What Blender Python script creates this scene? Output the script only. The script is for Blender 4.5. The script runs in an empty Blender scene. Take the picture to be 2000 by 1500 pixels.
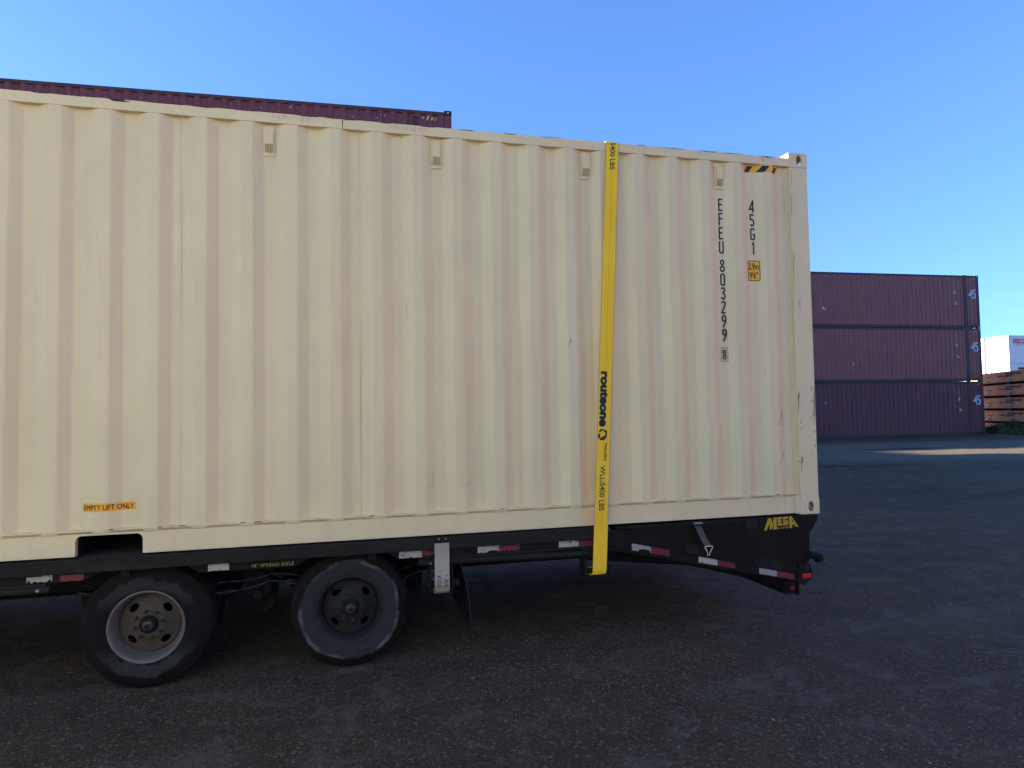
import bpy, bmesh, math, random
from mathutils import Vector, Matrix
random.seed(11)
R = math.radians
sc = bpy.context.scene
COL = sc.collection

# ------------------------------------------------------------------ camera
CAM = Vector((-3.647, -4.571, 1.6566))
YAW, PITCH, ROLL = 0.24563, 0.04361, -0.01679
def cam_axes():
    cy, sy, cp, sp = math.cos(YAW), math.sin(YAW), math.cos(PITCH), math.sin(PITCH)
    f = Vector((sy*cp, cy*cp, sp)); r = Vector((cy, -sy, 0)); u = r.cross(f)
    cr, sr = math.cos(ROLL), math.sin(ROLL)
    return cr*r + sr*u, -sr*r + cr*u, f
cr_, cu_, cf_ = cam_axes()
cam = bpy.data.cameras.new("camera"); cam.sensor_width = 36; cam.lens = 36*1300/2000
cam.clip_start = 0.05; cam.clip_end = 6000
camo = bpy.data.objects.new("camera", cam); COL.objects.link(camo)
camo.matrix_world = Matrix(((cr_.x, cu_.x, -cf_.x, CAM.x), (cr_.y, cu_.y, -cf_.y, CAM.y), (cr_.z, cu_.z, -cf_.z, CAM.z), (0, 0, 0, 1)))
sc.camera = camo

# ------------------------------------------------------------------ light
SUN_AZ = -73.7       # degrees clockwise from +Y
SUN_EL = 12.0
w = bpy.data.worlds.new("World"); sc.world = w; w.use_nodes = True
nt = w.node_tree; nt.nodes.clear()
sky = nt.nodes.new("ShaderNodeTexSky"); sky.sky_type = 'NISHITA'; sky.sun_disc = False
sky.sun_elevation = R(SUN_EL); sky.sun_rotation = R(SUN_AZ); sky.altitude = 200
sky.air_density = 1.0; sky.dust_density = 0.5; sky.ozone_density = 3.0
bg = nt.nodes.new("ShaderNodeBackground"); bg.inputs[1].default_value = 0.12
out = nt.nodes.new("ShaderNodeOutputWorld")
hs = nt.nodes.new('ShaderNodeHueSaturation'); hs.inputs['Saturation'].default_value = 1.13; hs.inputs['Hue'].default_value = .512; nt.links.new(sky.outputs[0], hs.inputs['Color']); nt.links.new(hs.outputs[0], bg.inputs[0]); nt.links.new(bg.outputs[0], out.inputs[0])
# clear dry air: the bright band at the horizon is thinner than the model's, so look a little higher in it
wtc = nt.nodes.new('ShaderNodeTexCoord'); wadd = nt.nodes.new('ShaderNodeVectorMath'); wadd.operation = 'ADD'; wadd.inputs[1].default_value = (0, 0, .22)
nt.links.new(wtc.outputs['Generated'], wadd.inputs[0]); nt.links.new(wadd.outputs[0], sky.inputs['Vector'])
sl = bpy.data.lights.new("sun", 'SUN'); sl.energy = 5.0; sl.angle = R(0.5); sl.color = (1.0, 0.86, 0.70)
so = bpy.data.objects.new("sun", sl); COL.objects.link(so)
sdir = Vector((math.sin(R(SUN_AZ))*math.cos(R(SUN_EL)), math.cos(R(SUN_AZ))*math.cos(R(SUN_EL)), math.sin(R(SUN_EL))))
so.rotation_euler = sdir.to_track_quat('Z', 'Y').to_euler(); so.location = (-60, 30, 30)
sc.view_settings.view_transform = 'Standard'; sc.view_settings.look = 'None'
sc.view_settings.gamma = 1; sc.view_settings.exposure = 2.32

# ------------------------------------------------------------------ materials
def new_mat(name):
    m = bpy.data.materials.new(name); m.use_nodes = True
    return m, m.node_tree, m.node_tree.nodes['Principled BSDF']
def N(t, ty, **k):
    n = t.nodes.new(ty)
    for a, b in k.items():
        if a.startswith('i_'):
            kk = a[2:]; kk = int(kk) if kk.isdigit() else kk
            n.inputs[kk].default_value = b
        else: setattr(n, a, b)
    return n
def L(t, a, b): t.links.new(a, b)
def noise(t, scale, detail=4, vec=None, rough=0.6, dist=0.0, stretch=None):
    n = N(t, "ShaderNodeTexNoise"); n.inputs['Scale'].default_value = scale; n.inputs['Detail'].default_value = detail
    n.inputs['Roughness'].default_value = rough; n.inputs['Distortion'].default_value = dist
    if vec is None:
        vec = N(t, "ShaderNodeTexCoord").outputs['Object']
    if stretch:
        mp = N(t, "ShaderNodeMapping"); mp.inputs['Scale'].default_value = stretch; L(t, vec, mp.inputs[0]); vec = mp.outputs[0]
    L(t, vec, n.inputs['Vector'])
    return n.outputs['Fac']
def ramp(t, fac, lo, hi, a=0.0, b=1.0):
    n = N(t, "ShaderNodeMapRange"); n.inputs[1].default_value = lo; n.inputs[2].default_value = hi
    n.inputs[3].default_value = a; n.inputs[4].default_value = b; n.clamp = True
    L(t, fac, n.inputs[0]); return n.outputs[0]
def mixc(t, fac, a, b):
    n = N(t, "ShaderNodeMix", data_type='RGBA')
    if isinstance(fac, float): n.inputs[0].default_value = fac
    else: L(t, fac, n.inputs[0])
    for s, v in ((6, a), (7, b)):
        if isinstance(v, tuple): n.inputs[s].default_value = (*v[:3], 1)
        else: L(t, v, n.inputs[s])
    return n.outputs[2]
def math_(t, op, a, b=None):
    n = N(t, "ShaderNodeMath", operation=op)
    for i, v in enumerate((a, b)):
        if v is None: continue
        if isinstance(v, (int, float)): n.inputs[i].default_value = v
        else: L(t, v, n.inputs[i])
    return n.outputs[0]
def bump(t, p, h, strength=0.3, dist=0.01):
    b = N(t, "ShaderNodeBump"); b.inputs['Strength'].default_value = strength; b.inputs['Distance'].default_value = dist
    L(t, h, b.inputs['Height']); L(t, b.outputs[0], p.inputs['Normal'])

def paint(name, base, rough=0.45, var=0.12, spots=None, spot_lo=0.66, spot_hi=0.70, spot_scale=9, grime=None, gstretch=(1, 1, .12), gamt=0.5, bmp=0.08, spec=0.4, gscale=6):
    """painted steel: tone mottling, streaky grime, optional chips of another colour"""
    m, t, p = new_mat(name)
    n1 = noise(t, 1.7, 5); n2 = noise(t, 40, 3)
    dark = tuple(c*(1-var) for c in base); lite = tuple(min(1, c*(1+var*.6)) for c in base)
    c = mixc(t, ramp(t, n1, .35, .65), dark, lite)
    c = mixc(t, ramp(t, n2, .3, .7, 0, .35), c, dark)
    if grime:
        g = noise(t, gscale, 6, stretch=gstretch, rough=.7)
        c = mixc(t, ramp(t, g, .52, .78, 0, gamt), c, grime)
    if spots:
        s = noise(t, spot_scale, 9, rough=.72, dist=.4)
        c = mixc(t, ramp(t, s, spot_lo, spot_hi), c, spots)
    L(t, c, p.inputs['Base Color'])
    p.inputs['Roughness'].default_value = rough
    p.inputs['Specular IOR Level'].default_value = spec
    rr = ramp(t, noise(t, 11, 4), .3, .7, max(0, rough-.1), min(1, rough+.12)); L(t, rr, p.inputs['Roughness'])
    bump(t, p, noise(t, 22, 3), bmp, .006)
    return m
CREAM = (.75, .60, .35)
M = {}
M['cream'] = paint('cream_paint', CREAM, .42, .05, grime=(.45, .36, .24), gamt=.24, bmp=.10, gscale=4)
M['cream_rail'] = paint('cream_rail_paint', CREAM, .45, .05, spots=(.10, .07, .06), spot_lo=.78, spot_hi=.80, spot_scale=14, grime=(.40, .33, .26), gamt=.25)
M['cream_worn'] = paint('cream_paint_worn', CREAM, .5, .07, spots=(.16, .07, .045), spot_lo=.635, spot_hi=.665, spot_scale=20, grime=(.40, .30, .24), gamt=.35)
M['chip'] = paint('bare_rusty_chip', (.035, .025, .03), .7, .3)
M['rust'] = paint('red_rust_smear', (.50, .32, .24), .7, .3)
M['scuff'] = paint('grey_scuff', (.27, .25, .23), .6, .2)
M['scuff2'] = paint('pale_scuff', (.45, .42, .36), .6, .2)
M['maroon'] = paint('maroon_paint', (.17, .042, .048), .5, .15, spots=(.30, .22, .22), spot_lo=.755, spot_hi=.76, spot_scale=12, grime=(.085, .03, .022), gamt=.6)
M['maroon_far'] = paint('maroon_paint_weathered', (.31, .080, .060), .42, .15, grime=(.17, .09, .055), gamt=.5, gstretch=(1, 1, .05), gscale=5)
M['maroon_rail'] = paint('dark_maroon_rail', (.085, .030, .030), .55, .25, spots=(.05, .015, .012), spot_scale=8, spot_lo=.6, grime=(.02, .012, .016), gamt=.5)
M['maroon_post'] = paint('grey_maroon_post', (.095, .045, .042), .6, .25, grime=(.03, .016, .016), gamt=.7)
M['soot'] = paint('blackened_steel', (.012, .010, .014), .5, .3, grime=(.06, .03, .02), gamt=.5)
M['markw'] = paint('white_marking_paint', (.62, .64, .66), .6, .1, grime=(.4, .38, .4), gamt=.4)
M['marky'] = paint('yellow_marking_film', (.62, .48, .20), .6, .1, grime=(.4, .3, .2), gamt=.4)
M['black'] = paint('black_film', (.008, .008, .010), .45, .1)
M['orange_film'] = paint('orange_film', (.92, .42, .030), .45, .06, grime=(.5, .3, .1), gamt=.2)
M['trailer'] = paint('black_trailer_paint', (.0115, .0105, .0090), .6, .2, grime=(.030, .027, .024), gamt=.5, spec=.10, bmp=.15)
M['trailer_worn'] = paint('dusty_black_rail', (.018, .0165, .0135), .6, .25, spots=(.06, .055, .05), spot_lo=.70, spot_hi=.8, spot_scale=18, grime=(.048, .042, .033), gamt=.55, spec=.12, gstretch=(.15, 1, 1), bmp=.2)
M['ramp'] = paint('black_ramp_plate', (.0105, .0095, .0080), .6, .2, grime=(.020, .018, .015), gamt=.4, spec=.10)
M['under'] = paint('underbody_steel', (.013, .012, .011), .85, .3, grime=(.04, .032, .025), gamt=.6, spec=.2)
M['wood'] = paint('deck_plank_wood', (.055, .045, .036), .8, .4)
M['steel'] = paint('worn_steel', (.30, .30, .30), .45, .2, grime=(.1, .08, .06), gamt=.5)
M['rimgrey'] = paint('grey_rim_paint', (.125, .115, .098), .55, .2, grime=(.05, .042, .035), gamt=.7, gstretch=(1, 1, 1))
M['rimdisc'] = paint('brown_dusty_wheel_disc', (.080, .055, .038), .75, .2, grime=(.035, .018, .010), gamt=.8, gstretch=(1, 1, 1), gscale=9)
M['rimdark'] = paint('dark_dirty_rim', (.014, .013, .012), .75, .3, grime=(.035, .032, .028), gamt=.6, gstretch=(1, 1, 1))
M['nut'] = paint('lug_nut_steel', (.035, .031, .026), .5, .3)
M['tapew'] = paint('white_reflective_tape', (.40, .37, .32), .5, .1, spots=(.05, .048, .045), spot_lo=.585, spot_hi=.61, spot_scale=17, grime=(.2, .17, .13), gamt=.6)
M['tapew_clean'] = paint('clean_white_reflective_tape', (.30, .285, .26), .5, .08, grime=(.19, .18, .155), gamt=.6)
M['taper'] = paint('red_reflective_tape', (.16, .018, .028), .45, .2, spots=(.03, .015, .016), spot_lo=.62, spot_hi=.64, spot_scale=17)
M['redlens'] = paint('red_lens', (.62, .020, .022), .15, .05)
M['redlens_dim'] = paint('dim_red_lens', (.24, .012, .022), .2, .05)
M['gold'] = paint('yellow_vinyl', (.50, .30, .02), .5, .08, grime=(.3, .2, .05), gamt=.4)
M['gold_faded'] = paint('faded_yellow_vinyl', (.30, .24, .08), .6, .2, spots=(.035, .035, .032), spot_lo=.57, spot_hi=.62, spot_scale=45)
M['strap'] = None
M['websilver'] = paint('dirty_beige_webbing', (.36, .32, .25), .85, .2, grime=(.16, .13, .09), gamt=.6, gstretch=(1, 1, .3))
M['webgrey'] = paint('grey_webbing', (.085, .085, .09), .85, .3, grime=(.2, .2, .2), gamt=.4)
M['hook'] = paint('zinc_wire_hook', (.70, .55, .42), .35, .1)
M['rubberflap'] = paint('black_rubber_flap', (.007, .007, .007), .6, .3, grime=(.03, .03, .032), gamt=.7)
M['orange'] = paint('weathered_orange_paint', (.78, .27, .085), .65, .12, spots=(.12, .06, .03), spot_lo=.66, spot_hi=.70, spot_scale=3, grime=(.22, .10, .04), gamt=.45, gscale=2.5)
M['brown'] = paint('rust_brown_lettering_and_shade', (.16, .055, .03), .8, .3, spots=(.36, .16, .05), spot_lo=.58, spot_hi=.62, spot_scale=11)
M['white'] = paint('white_container_paint', (.72, .74, .76), .45, .05, grime=(.62, .55, .42), gamt=.25, gstretch=(1, 1, .1), gscale=2)
M['whiterust'] = paint('white_paint_with_rust', (.72, .70, .66), .5, .06, spots=(.45, .20, .05), spot_lo=.60, spot_hi=.66, spot_scale=3.5, grime=(.6, .38, .14), gamt=.55, gstretch=(1, 1, .12), gscale=3)
M['greygreen'] = paint('grey_green_container_paint', (.34, .40, .30), .5, .1, grime=(.2, .18, .14), gamt=.4)
M['ventback'] = paint('vent_mesh_paint', (.40, .32, .20), .8, .1)
M['ochre'] = paint('rust_stained_gasket', (.34, .20, .06), .8, .3)
M['palegreen'] = paint('pale_green_fill_paint', (.60, .69, .64), .5, .05)  # cool bounce colour for the added fill row
M['terracotta'] = paint('terracotta_fill_paint', (.30, .15, .09), .5, .1)  # warm bounce colour for the added fill stack
M['sealgrey'] = paint('grey_gasket', (.05, .05, .055), .7, .2)
M['redtext'] = paint('red_lettering', (.66, .06, .06), .5, .05)
M['weed'] = paint('weed_leaf', (.075, .12, .035), .7, .4)
M['weeddry'] = paint('dry_weed_leaf', (.16, .14, .06), .8, .3)
M['stone_a'] = paint('grey_pebble', (.14, .112, .075), .8, .3)
M['stone_b'] = paint('pale_pebble', (.33, .26, .18), .8, .2)
M['stone_c'] = paint('dark_pebble', (.07, .05, .033), .8, .3)

def strap_mat():
    m, t, p = new_mat('yellow_webbing')
    c0 = mixc(t, ramp(t, noise(t, 3, 5), .35, .65), (.90, .52, .012), (.95, .60, .020))
    g = noise(t, 5, 7, rough=.7, dist=.5)
    c = mixc(t, ramp(t, g, .63, .72, 0, .75), c0, (.25, .17, .05))
    L(t, c, p.inputs['Base Color']); p.inputs['Roughness'].default_value = .75
    wv = N(t, "ShaderNodeTexWave", wave_type='BANDS', bands_direction='Z'); wv.inputs['Scale'].default_value = 120
    L(t, N(t, "ShaderNodeTexCoord").outputs['Object'], wv.inputs['Vector'])
    bump(t, p, wv.outputs['Fac'], .25, .002)
    return m
M['strap'] = strap_mat()

def tyre_mat(name, ring):
    """rubber; ring=True has a pale scrubbed band round the sidewall. Object origin is the wheel centre, axis Y"""
    m, t, p = new_mat(name)
    tc = N(t, "ShaderNodeTexCoord").outputs['Object']
    sx = N(t, "ShaderNodeSeparateXYZ"); L(t, tc, sx.inputs[0])
    r2 = math_(t, 'SQRT', math_(t, 'ADD', math_(t, 'POWER', sx.outputs[0], 2), math_(t, 'POWER', sx.outputs[2], 2)))
    nb = noise(t, 7, 7, rough=.65); nf = noise(t, 45, 4)
    c = mixc(t, ramp(t, nb, .3, .7), (.0065, .0060, .0052), (.0115, .0105, .0090))
    if ring:
        rr = math_(t, 'ADD', r2, math_(t, 'MULTIPLY', math_(t, 'SUBTRACT', noise(t, 4.5, 8, rough=.55), .5), .085))
        face = math_(t, 'MULTIPLY', ramp(t, rr, .318, .312), ramp(t, rr, .20, .23))
        c = mixc(t, math_(t, 'MULTIPLY', face, ramp(t, nf, .2, .6, .6, 1)), c, (.030, .030, .033))
        edge = math_(t, 'MULTIPLY', ramp(t, rr, .298, .312), ramp(t, rr, .330, .318))
        patchy = ramp(t, noise(t, 3.8, 6), .45, .62)
        c = mixc(t, math_(t, 'MULTIPLY', edge, math_(t, 'MULTIPLY', patchy, .95)), c, (.13, .12, .11))
        sp = noise(t, 26, 8, rough=.75)
        c = mixc(t, math_(t, 'MULTIPLY', ramp(t, sp, .66, .70, 0, .8), ramp(t, r2, .33, .31)), c, (.10, .095, .09))
    else:
        rr = math_(t, 'ADD', r2, math_(t, 'MULTIPLY', math_(t, 'SUBTRACT', noise(t, 9, 8, rough=.7), .5), .16))
        top = ramp(t, math_(t, 'ABSOLUTE', sx.outputs[2]), .10, .2)
        face = math_(t, 'MULTIPLY', math_(t, 'MULTIPLY', ramp(t, rr, .305, .290), ramp(t, rr, .222, .236)), top)
        c = mixc(t, math_(t, 'MULTIPLY', face, ramp(t, nf, .2, .6, .45, .9)), c, (.036, .034, .034))
    # dusty tread ribs
    wv = math_(t, 'SINE', math_(t, 'MULTIPLY', sx.outputs[1], 260))
    tread = ramp(t, r2, .355, .368)
    c = mixc(t, math_(t, 'MULTIPLY', tread, ramp(t, nb, .35, .65, .1, .6)), c, (.030, .027, .024))
    L(t, c, p.inputs['Base Color']); p.inputs['Roughness'].default_value = .8; p.inputs['Specular IOR Level'].default_value = .1
    bump(t, p, nf, .3, .003)
    return m
M['tyre_plain'] = tyre_mat('black_tyre_rubber', False)
M['tyre_ring'] = tyre_mat('scrubbed_tyre_rubber', True)

def ground_mat():
    m, t, p = new_mat('gravel_ground')
    tc = N(t, "ShaderNodeTexCoord").outputs['Object']
    v = N(t, "ShaderNodeTexVoronoi", feature='F1'); v.inputs['Scale'].default_value = 150; L(t, tc, v.inputs['Vector'])
    v2 = N(t, "ShaderNodeTexVoronoi", feature='F1'); v2.inputs['Scale'].default_value = 70; L(t, tc, v2.inputs['Vector'])
    big = noise(t, .35, 5); mid = noise(t, 1.6, 6, rough=.65)
    rut = noise(t, .9, 6, stretch=(.22, 1.6, 1), rough=.6, dist=.3)
    c = mixc(t, ramp(t, mid, .3, .7), (0.060, 0.039, 0.021), (0.112, 0.076, 0.039))
    c = mixc(t, ramp(t, rut, .50, .66, 0, .55), c, (0.153, 0.108, 0.057))
    c = mixc(t, ramp(t, rut, .46, .34, 0, .5), c, (0.044, 0.030, 0.016))
    sv = N(t, "ShaderNodeSeparateColor"); L(t, v.outputs['Color'], sv.inputs[0])
    c = mixc(t, ramp(t, sv.outputs[0], .62, .97, 0, .85), c, (0.220, 0.160, 0.084))
    c = mixc(t, ramp(t, sv.outputs[1], .80, .98, 0, .6), c, (0.026, 0.019, 0.010))
    sv2 = N(t, "ShaderNodeSeparateColor"); L(t, v2.outputs['Color'], sv2.inputs[0])
    c = mixc(t, ramp(t, sv2.outputs[0], .90, .97, 0, .85), c, (0.312, 0.227, 0.122))
    c = mixc(t, ramp(t, big, .35, .65, 0, .35), c, (0.047, 0.032, 0.018))
    med = noise(t, 5.5, 7, rough=.75, dist=.3)
    c = mixc(t, ramp(t, med, .42, .30, 0, .75), c, (0.019, 0.016, 0.013))
    c = mixc(t, ramp(t, med, .55, .70, 0, .65), c, (0.133, 0.115, 0.086))
    trk = noise(t, 1.4, 7, stretch=(.10, 1.9, 1), rough=.7, dist=.5)
    c = mixc(t, ramp(t, trk, .42, .34, 0, .4), c, (0.025, 0.022, 0.018))
    c = mixc(t, ramp(t, trk, .56, .66, 0, .45), c, (0.142, 0.129, 0.103))
    # paler gravel across the far lane, colour lifted to brighten the sunlit streak
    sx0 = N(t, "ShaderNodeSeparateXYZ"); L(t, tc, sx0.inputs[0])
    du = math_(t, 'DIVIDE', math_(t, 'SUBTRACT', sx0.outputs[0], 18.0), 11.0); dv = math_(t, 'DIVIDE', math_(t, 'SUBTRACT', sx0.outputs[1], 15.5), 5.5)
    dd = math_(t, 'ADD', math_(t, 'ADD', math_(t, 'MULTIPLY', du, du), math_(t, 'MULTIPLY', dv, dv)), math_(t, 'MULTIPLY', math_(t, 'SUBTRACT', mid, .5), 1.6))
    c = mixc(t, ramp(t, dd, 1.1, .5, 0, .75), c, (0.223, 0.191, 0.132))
    # damp reddish mud patches (cx, cy, rx, ry, angle)
    sx = N(t, "ShaderNodeSeparateXYZ"); L(t, tc, sx.inputs[0])
    wob = math_(t, 'MULTIPLY', math_(t, 'SUBTRACT', noise(t, .9, 6, rough=.7), .5), 1.5)
    for (cx, cy, rx, ry, a) in ((10.0, 10.9, 2.3, .42, -.22), (16.6, 16.2, 2.0, .50, -.2), (19.8, 14.95, 1.6, .35, -.25), (7.0, 6.2, 1.6, .5, .1), (7.8, 5.2, 1.6, .35, .2)):
        dx = math_(t, 'SUBTRACT', sx.outputs[0], cx); dy = math_(t, 'SUBTRACT', sx.outputs[1], cy)
        ca, sa = math.cos(a), math.sin(a)
        u = math_(t, 'DIVIDE', math_(t, 'ADD', math_(t, 'MULTIPLY', dx, ca), math_(t, 'MULTIPLY', dy, sa)), rx)
        q = math_(t, 'DIVIDE', math_(t, 'SUBTRACT', math_(t, 'MULTIPLY', dy, ca), math_(t, 'MULTIPLY', dx, sa)), ry)
        d = math_(t, 'ADD', math_(t, 'ADD', math_(t, 'MULTIPLY', u, u), math_(t, 'MULTIPLY', q, q)), wob)
        c = mixc(t, ramp(t, d, 1.0, .6, 0, .85 if cx > 9 else .5), c, (0.052, 0.028, 0.018))
    clod = noise(t, 2.6, 9, rough=.78, dist=.6)
    c = mixc(t, ramp(t, clod, .44, .35, 0, .35), c, (.022, .018, .015))
    c = mixc(t, ramp(t, clod, .52, .64, 0, .6), c, (.19, .165, .13))
    L(t, c, p.inputs['Base Color'])
    p.inputs['Roughness'].default_value = .85; p.inputs['Specular IOR Level'].default_value = .35
    h = math_(t, 'ADD', math_(t, 'MULTIPLY', v.outputs['Distance'], -1.0), math_(t, 'MULTIPLY', v2.outputs['Distance'], -.8))
    h = math_(t, 'ADD', h, math_(t, 'MULTIPLY', rut, 2.5))
    h = math_(t, 'ADD', h, math_(t, 'MULTIPLY', noise(t, 12, 5), 1.2))
    h = math_(t, 'ADD', h, math_(t, 'MULTIPLY', med, 4.0))
    h = math_(t, 'ADD', h, math_(t, 'MULTIPLY', trk, 3.0))
    h = math_(t, 'ADD', h, math_(t, 'MULTIPLY', clod, 8.0))
    bump(t, p, h, 1.0, .016)
    return m
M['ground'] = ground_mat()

# ------------------------------------------------------------------ mesh builder
class MB:
    def __init__(s): s.v = []; s.f = []; s.m = []
    def add(s, vs, fs, mi=0):
        b = len(s.v); s.v += [tuple(a) for a in vs]
        for f in fs: s.f.append(tuple(b+i for i in f)); s.m.append(mi)
    def box(s, x0, x1, y0, y1, z0, z1, mi=0):
        s.add([(x0,y0,z0),(x1,y0,z0),(x1,y1,z0),(x0,y1,z0),(x0,y0,z1),(x1,y0,z1),(x1,y1,z1),(x0,y1,z1)],
              [(0,3,2,1),(4,5,6,7),(0,1,5,4),(1,2,6,5),(2,3,7,6),(3,0,4,7)], mi)
    def hexa(s, p, mi=0):
        s.add(p, [(0,3,2,1),(4,5,6,7),(0,1,5,4),(1,2,6,5),(2,3,7,6),(3,0,4,7)], mi)
    def prism(s, poly, axis, a, b, mi=0):
        """extrude a 2D polygon: axis 'y' -> poly is (x,z); 'x' -> (y,z); 'z' -> (x,y)"""
        n = len(poly)
        def P(q, d):
            return (q[0], d, q[1]) if axis == 'y' else ((d, q[0], q[1]) if axis == 'x' else (q[0], q[1], d))
        vs = [P(q, a) for q in poly] + [P(q, b) for q in poly]
        fs = [tuple(range(n)), tuple(range(2*n-1, n-1, -1))] + [(i, n+i, n+(i+1) % n, (i+1) % n) for i in range(n)]
        s.add(vs, fs, mi)
    def tube(s, p0, p1, r, n=16, mi=0, r1=None, cap=True):
        p0, p1 = Vector(p0), Vector(p1); d = (p1-p0).normalized()
        a = d.orthogonal().normalized(); b = d.cross(a); r1 = r if r1 is None else r1
        vs = [p0+(a*math.cos(2*math.pi*i/n)+b*math.sin(2*math.pi*i/n))*r for i in range(n)] + [p1+(a*math.cos(2*math.pi*i/n)+b*math.sin(2*math.pi*i/n))*r1 for i in range(n)]
        fs = [(i, (i+1) % n, n+(i+1) % n, n+i) for i in range(n)]
        if cap: fs += [tuple(range(n-1, -1, -1)), tuple(range(n, 2*n))]
        s.add(vs, fs, mi)
    def path(s, pts, r, n=8, mi=0):
        for a, b in zip(pts[:-1], pts[1:]): s.tube(a, b, r, n, mi)
    def lathe_y(s, prof, c=(0, 0, 0), n=64, mi=0):
        """prof: (radius, y) pairs revolved about the Y axis through c"""
        k = len(prof); vs = []
        for i in range(n):
            a = 2*math.pi*i/n
            for (r, y) in prof: vs.append((c[0]+r*math.cos(a), c[1]+y, c[2]+r*math.sin(a)))
        fs = []
        for i in range(n):
            j = (i+1) % n
            for q in range(k-1): fs.append((i*k+q, i*k+q+1, j*k+q+1, j*k+q))
        s.add(vs, fs, mi)
    def build(s, name, mats, parent=None, smooth=False, bevel=0.0, origin=None):
        me = bpy.data.meshes.new(name)
        off = Vector(origin) if origin else Vector((0, 0, 0))
        inv = Matrix.Identity(4)
        rt = parent
        if rt is not None and not getattr(s, 'local', False):
            inv = ROOTM.get(top(rt).name, Matrix.Identity(4)).inverted()
        vs = [inv @ Vector(v) for v in s.v]
        po = Vector(parent['_o']) if (parent is not None and '_o' in parent) else Vector((0, 0, 0))
        o_abs = off if origin is not None else po          # object's origin in root space
        me.from_pydata([tuple(v-o_abs) for v in vs], [], s.f)
        if not isinstance(mats, (list, tuple)): mats = [mats]
        for m in mats: me.materials.append(m)
        for pl, mi in zip(me.polygons, s.m): pl.material_index = mi; pl.use_smooth = smooth
        bm = bmesh.new(); bm.from_mesh(me); bmesh.ops.recalc_face_normals(bm, faces=bm.faces) if getattr(s, 'fix', True) else None
        bm.to_mesh(me); bm.free(); me.update()
        o = bpy.data.objects.new(name, me); COL.objects.link(o)
        if parent is not None: o.parent = parent
        if origin is not None:
            o.location = o_abs - po
        o['_o'] = tuple(o_abs)
        if bevel:
            b = o.modifiers.new('bevel', 'BEVEL'); b.width = bevel; b.segments = 2; b.limit_method = 'ANGLE'; b.angle_limit = R(40)
        return o
ROOTM = {}
def top(o):
    while o.parent: o = o.parent
    return o
def tag(o, label=None, cat=None, group=None, kind=None):
    if label: o['label'] = label
    if cat: o['category'] = cat
    if group: o['group'] = group
    if kind: o['kind'] = kind
    return o
def thing(name, label, cat, loc=(0, 0, 0), rz=0.0, group=None):
    o = bpy.data.objects.new(name, None); COL.objects.link(o); o.empty_display_size = .3
    o.location = loc; o.rotation_euler = (0, 0, rz)
    ROOTM[o.name] = Matrix.Translation(loc) @ Matrix.Rotation(rz, 4, 'Z')
    return tag(o, label, cat, group)
def copy_tree(o, parent=None):
    c = o.copy(); COL.objects.link(c)
    if parent is not None: c.parent = parent
    for ch in [x for x in ALLCH.get(o.name, list(o.children))]: copy_tree(ch, c)
    return c
ALLCH = {}

# ------------------------------------------------------------------ lettering
def text_bm(body, size=1.0, xs=1.0, bold=0.0, align='LEFT', shear=0.0, spacing=1.0):
    cu = bpy.data.curves.new('t', 'FONT'); cu.body = body; cu.size = size; cu.offset = bold; cu.shear = shear
    cu.align_x = align; cu.space_character = spacing; cu.resolution_u = 4
    ob = bpy.data.objects.new('t', cu); COL.objects.link(ob)
    dg = bpy.context.evaluated_depsgraph_get(); dg.update()
    me = bpy.data.meshes.new_from_object(ob.evaluated_get(dg))
    bm = bmesh.new(); bm.from_mesh(me)
    for v in bm.verts: v.co.x *= xs
    bpy.data.objects.remove(ob); bpy.data.curves.remove(cu); bpy.data.meshes.remove(me)
    return bm
def thick(bm, mb, fn, cs, mi, du, dv, n=4):
    """bold print: the same letters laid down n times, each shifted a little and 0.25 mm proud of the last"""
    for k in range(n):
        a = 2*math.pi*(k+.5)/n; b2 = bm.copy()
        bm_to_mb(b2, mb, lambda u, v: Vector(fn(u+du*math.cos(a), v+dv*math.sin(a)))+Vector((0, -.00025*k, 0)), cs, mi)
    bm.free()
def fit_bm(bm, u0, u1, v0, v1):
    xs = [v.co.x for v in bm.verts]; ys = [v.co.y for v in bm.verts]
    ax, bx, ay, by = min(xs), max(xs), min(ys), max(ys)
    for v in bm.verts:
        v.co.x = u0+(v.co.x-ax)/(bx-ax)*(u1-u0); v.co.y = v0+(v.co.y-ay)/(by-ay)*(v1-v0)
    return bm
def bm_to_mb(bm, mb, fn, cuts=(), mi=0):
    for c in cuts:
        g = list(bm.verts)+list(bm.edges)+list(bm.faces)
        bmesh.ops.bisect_plane(bm, geom=g, plane_co=(c, 0, 0), plane_no=(1, 0, 0), dist=1e-6)
    bm.verts.index_update()
    mb.add([fn(v.co.x, v.co.y) for v in bm.verts], [tuple(v.index for v in f.verts) for f in bm.faces], mi)
    bm.free()
def poly_bm(polys):
    bm = bmesh.new()
    for p in polys:
        vs = [bm.verts.new((a, b, 0)) for a, b in p]
        bm.faces.new(vs)
    return bm
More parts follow.
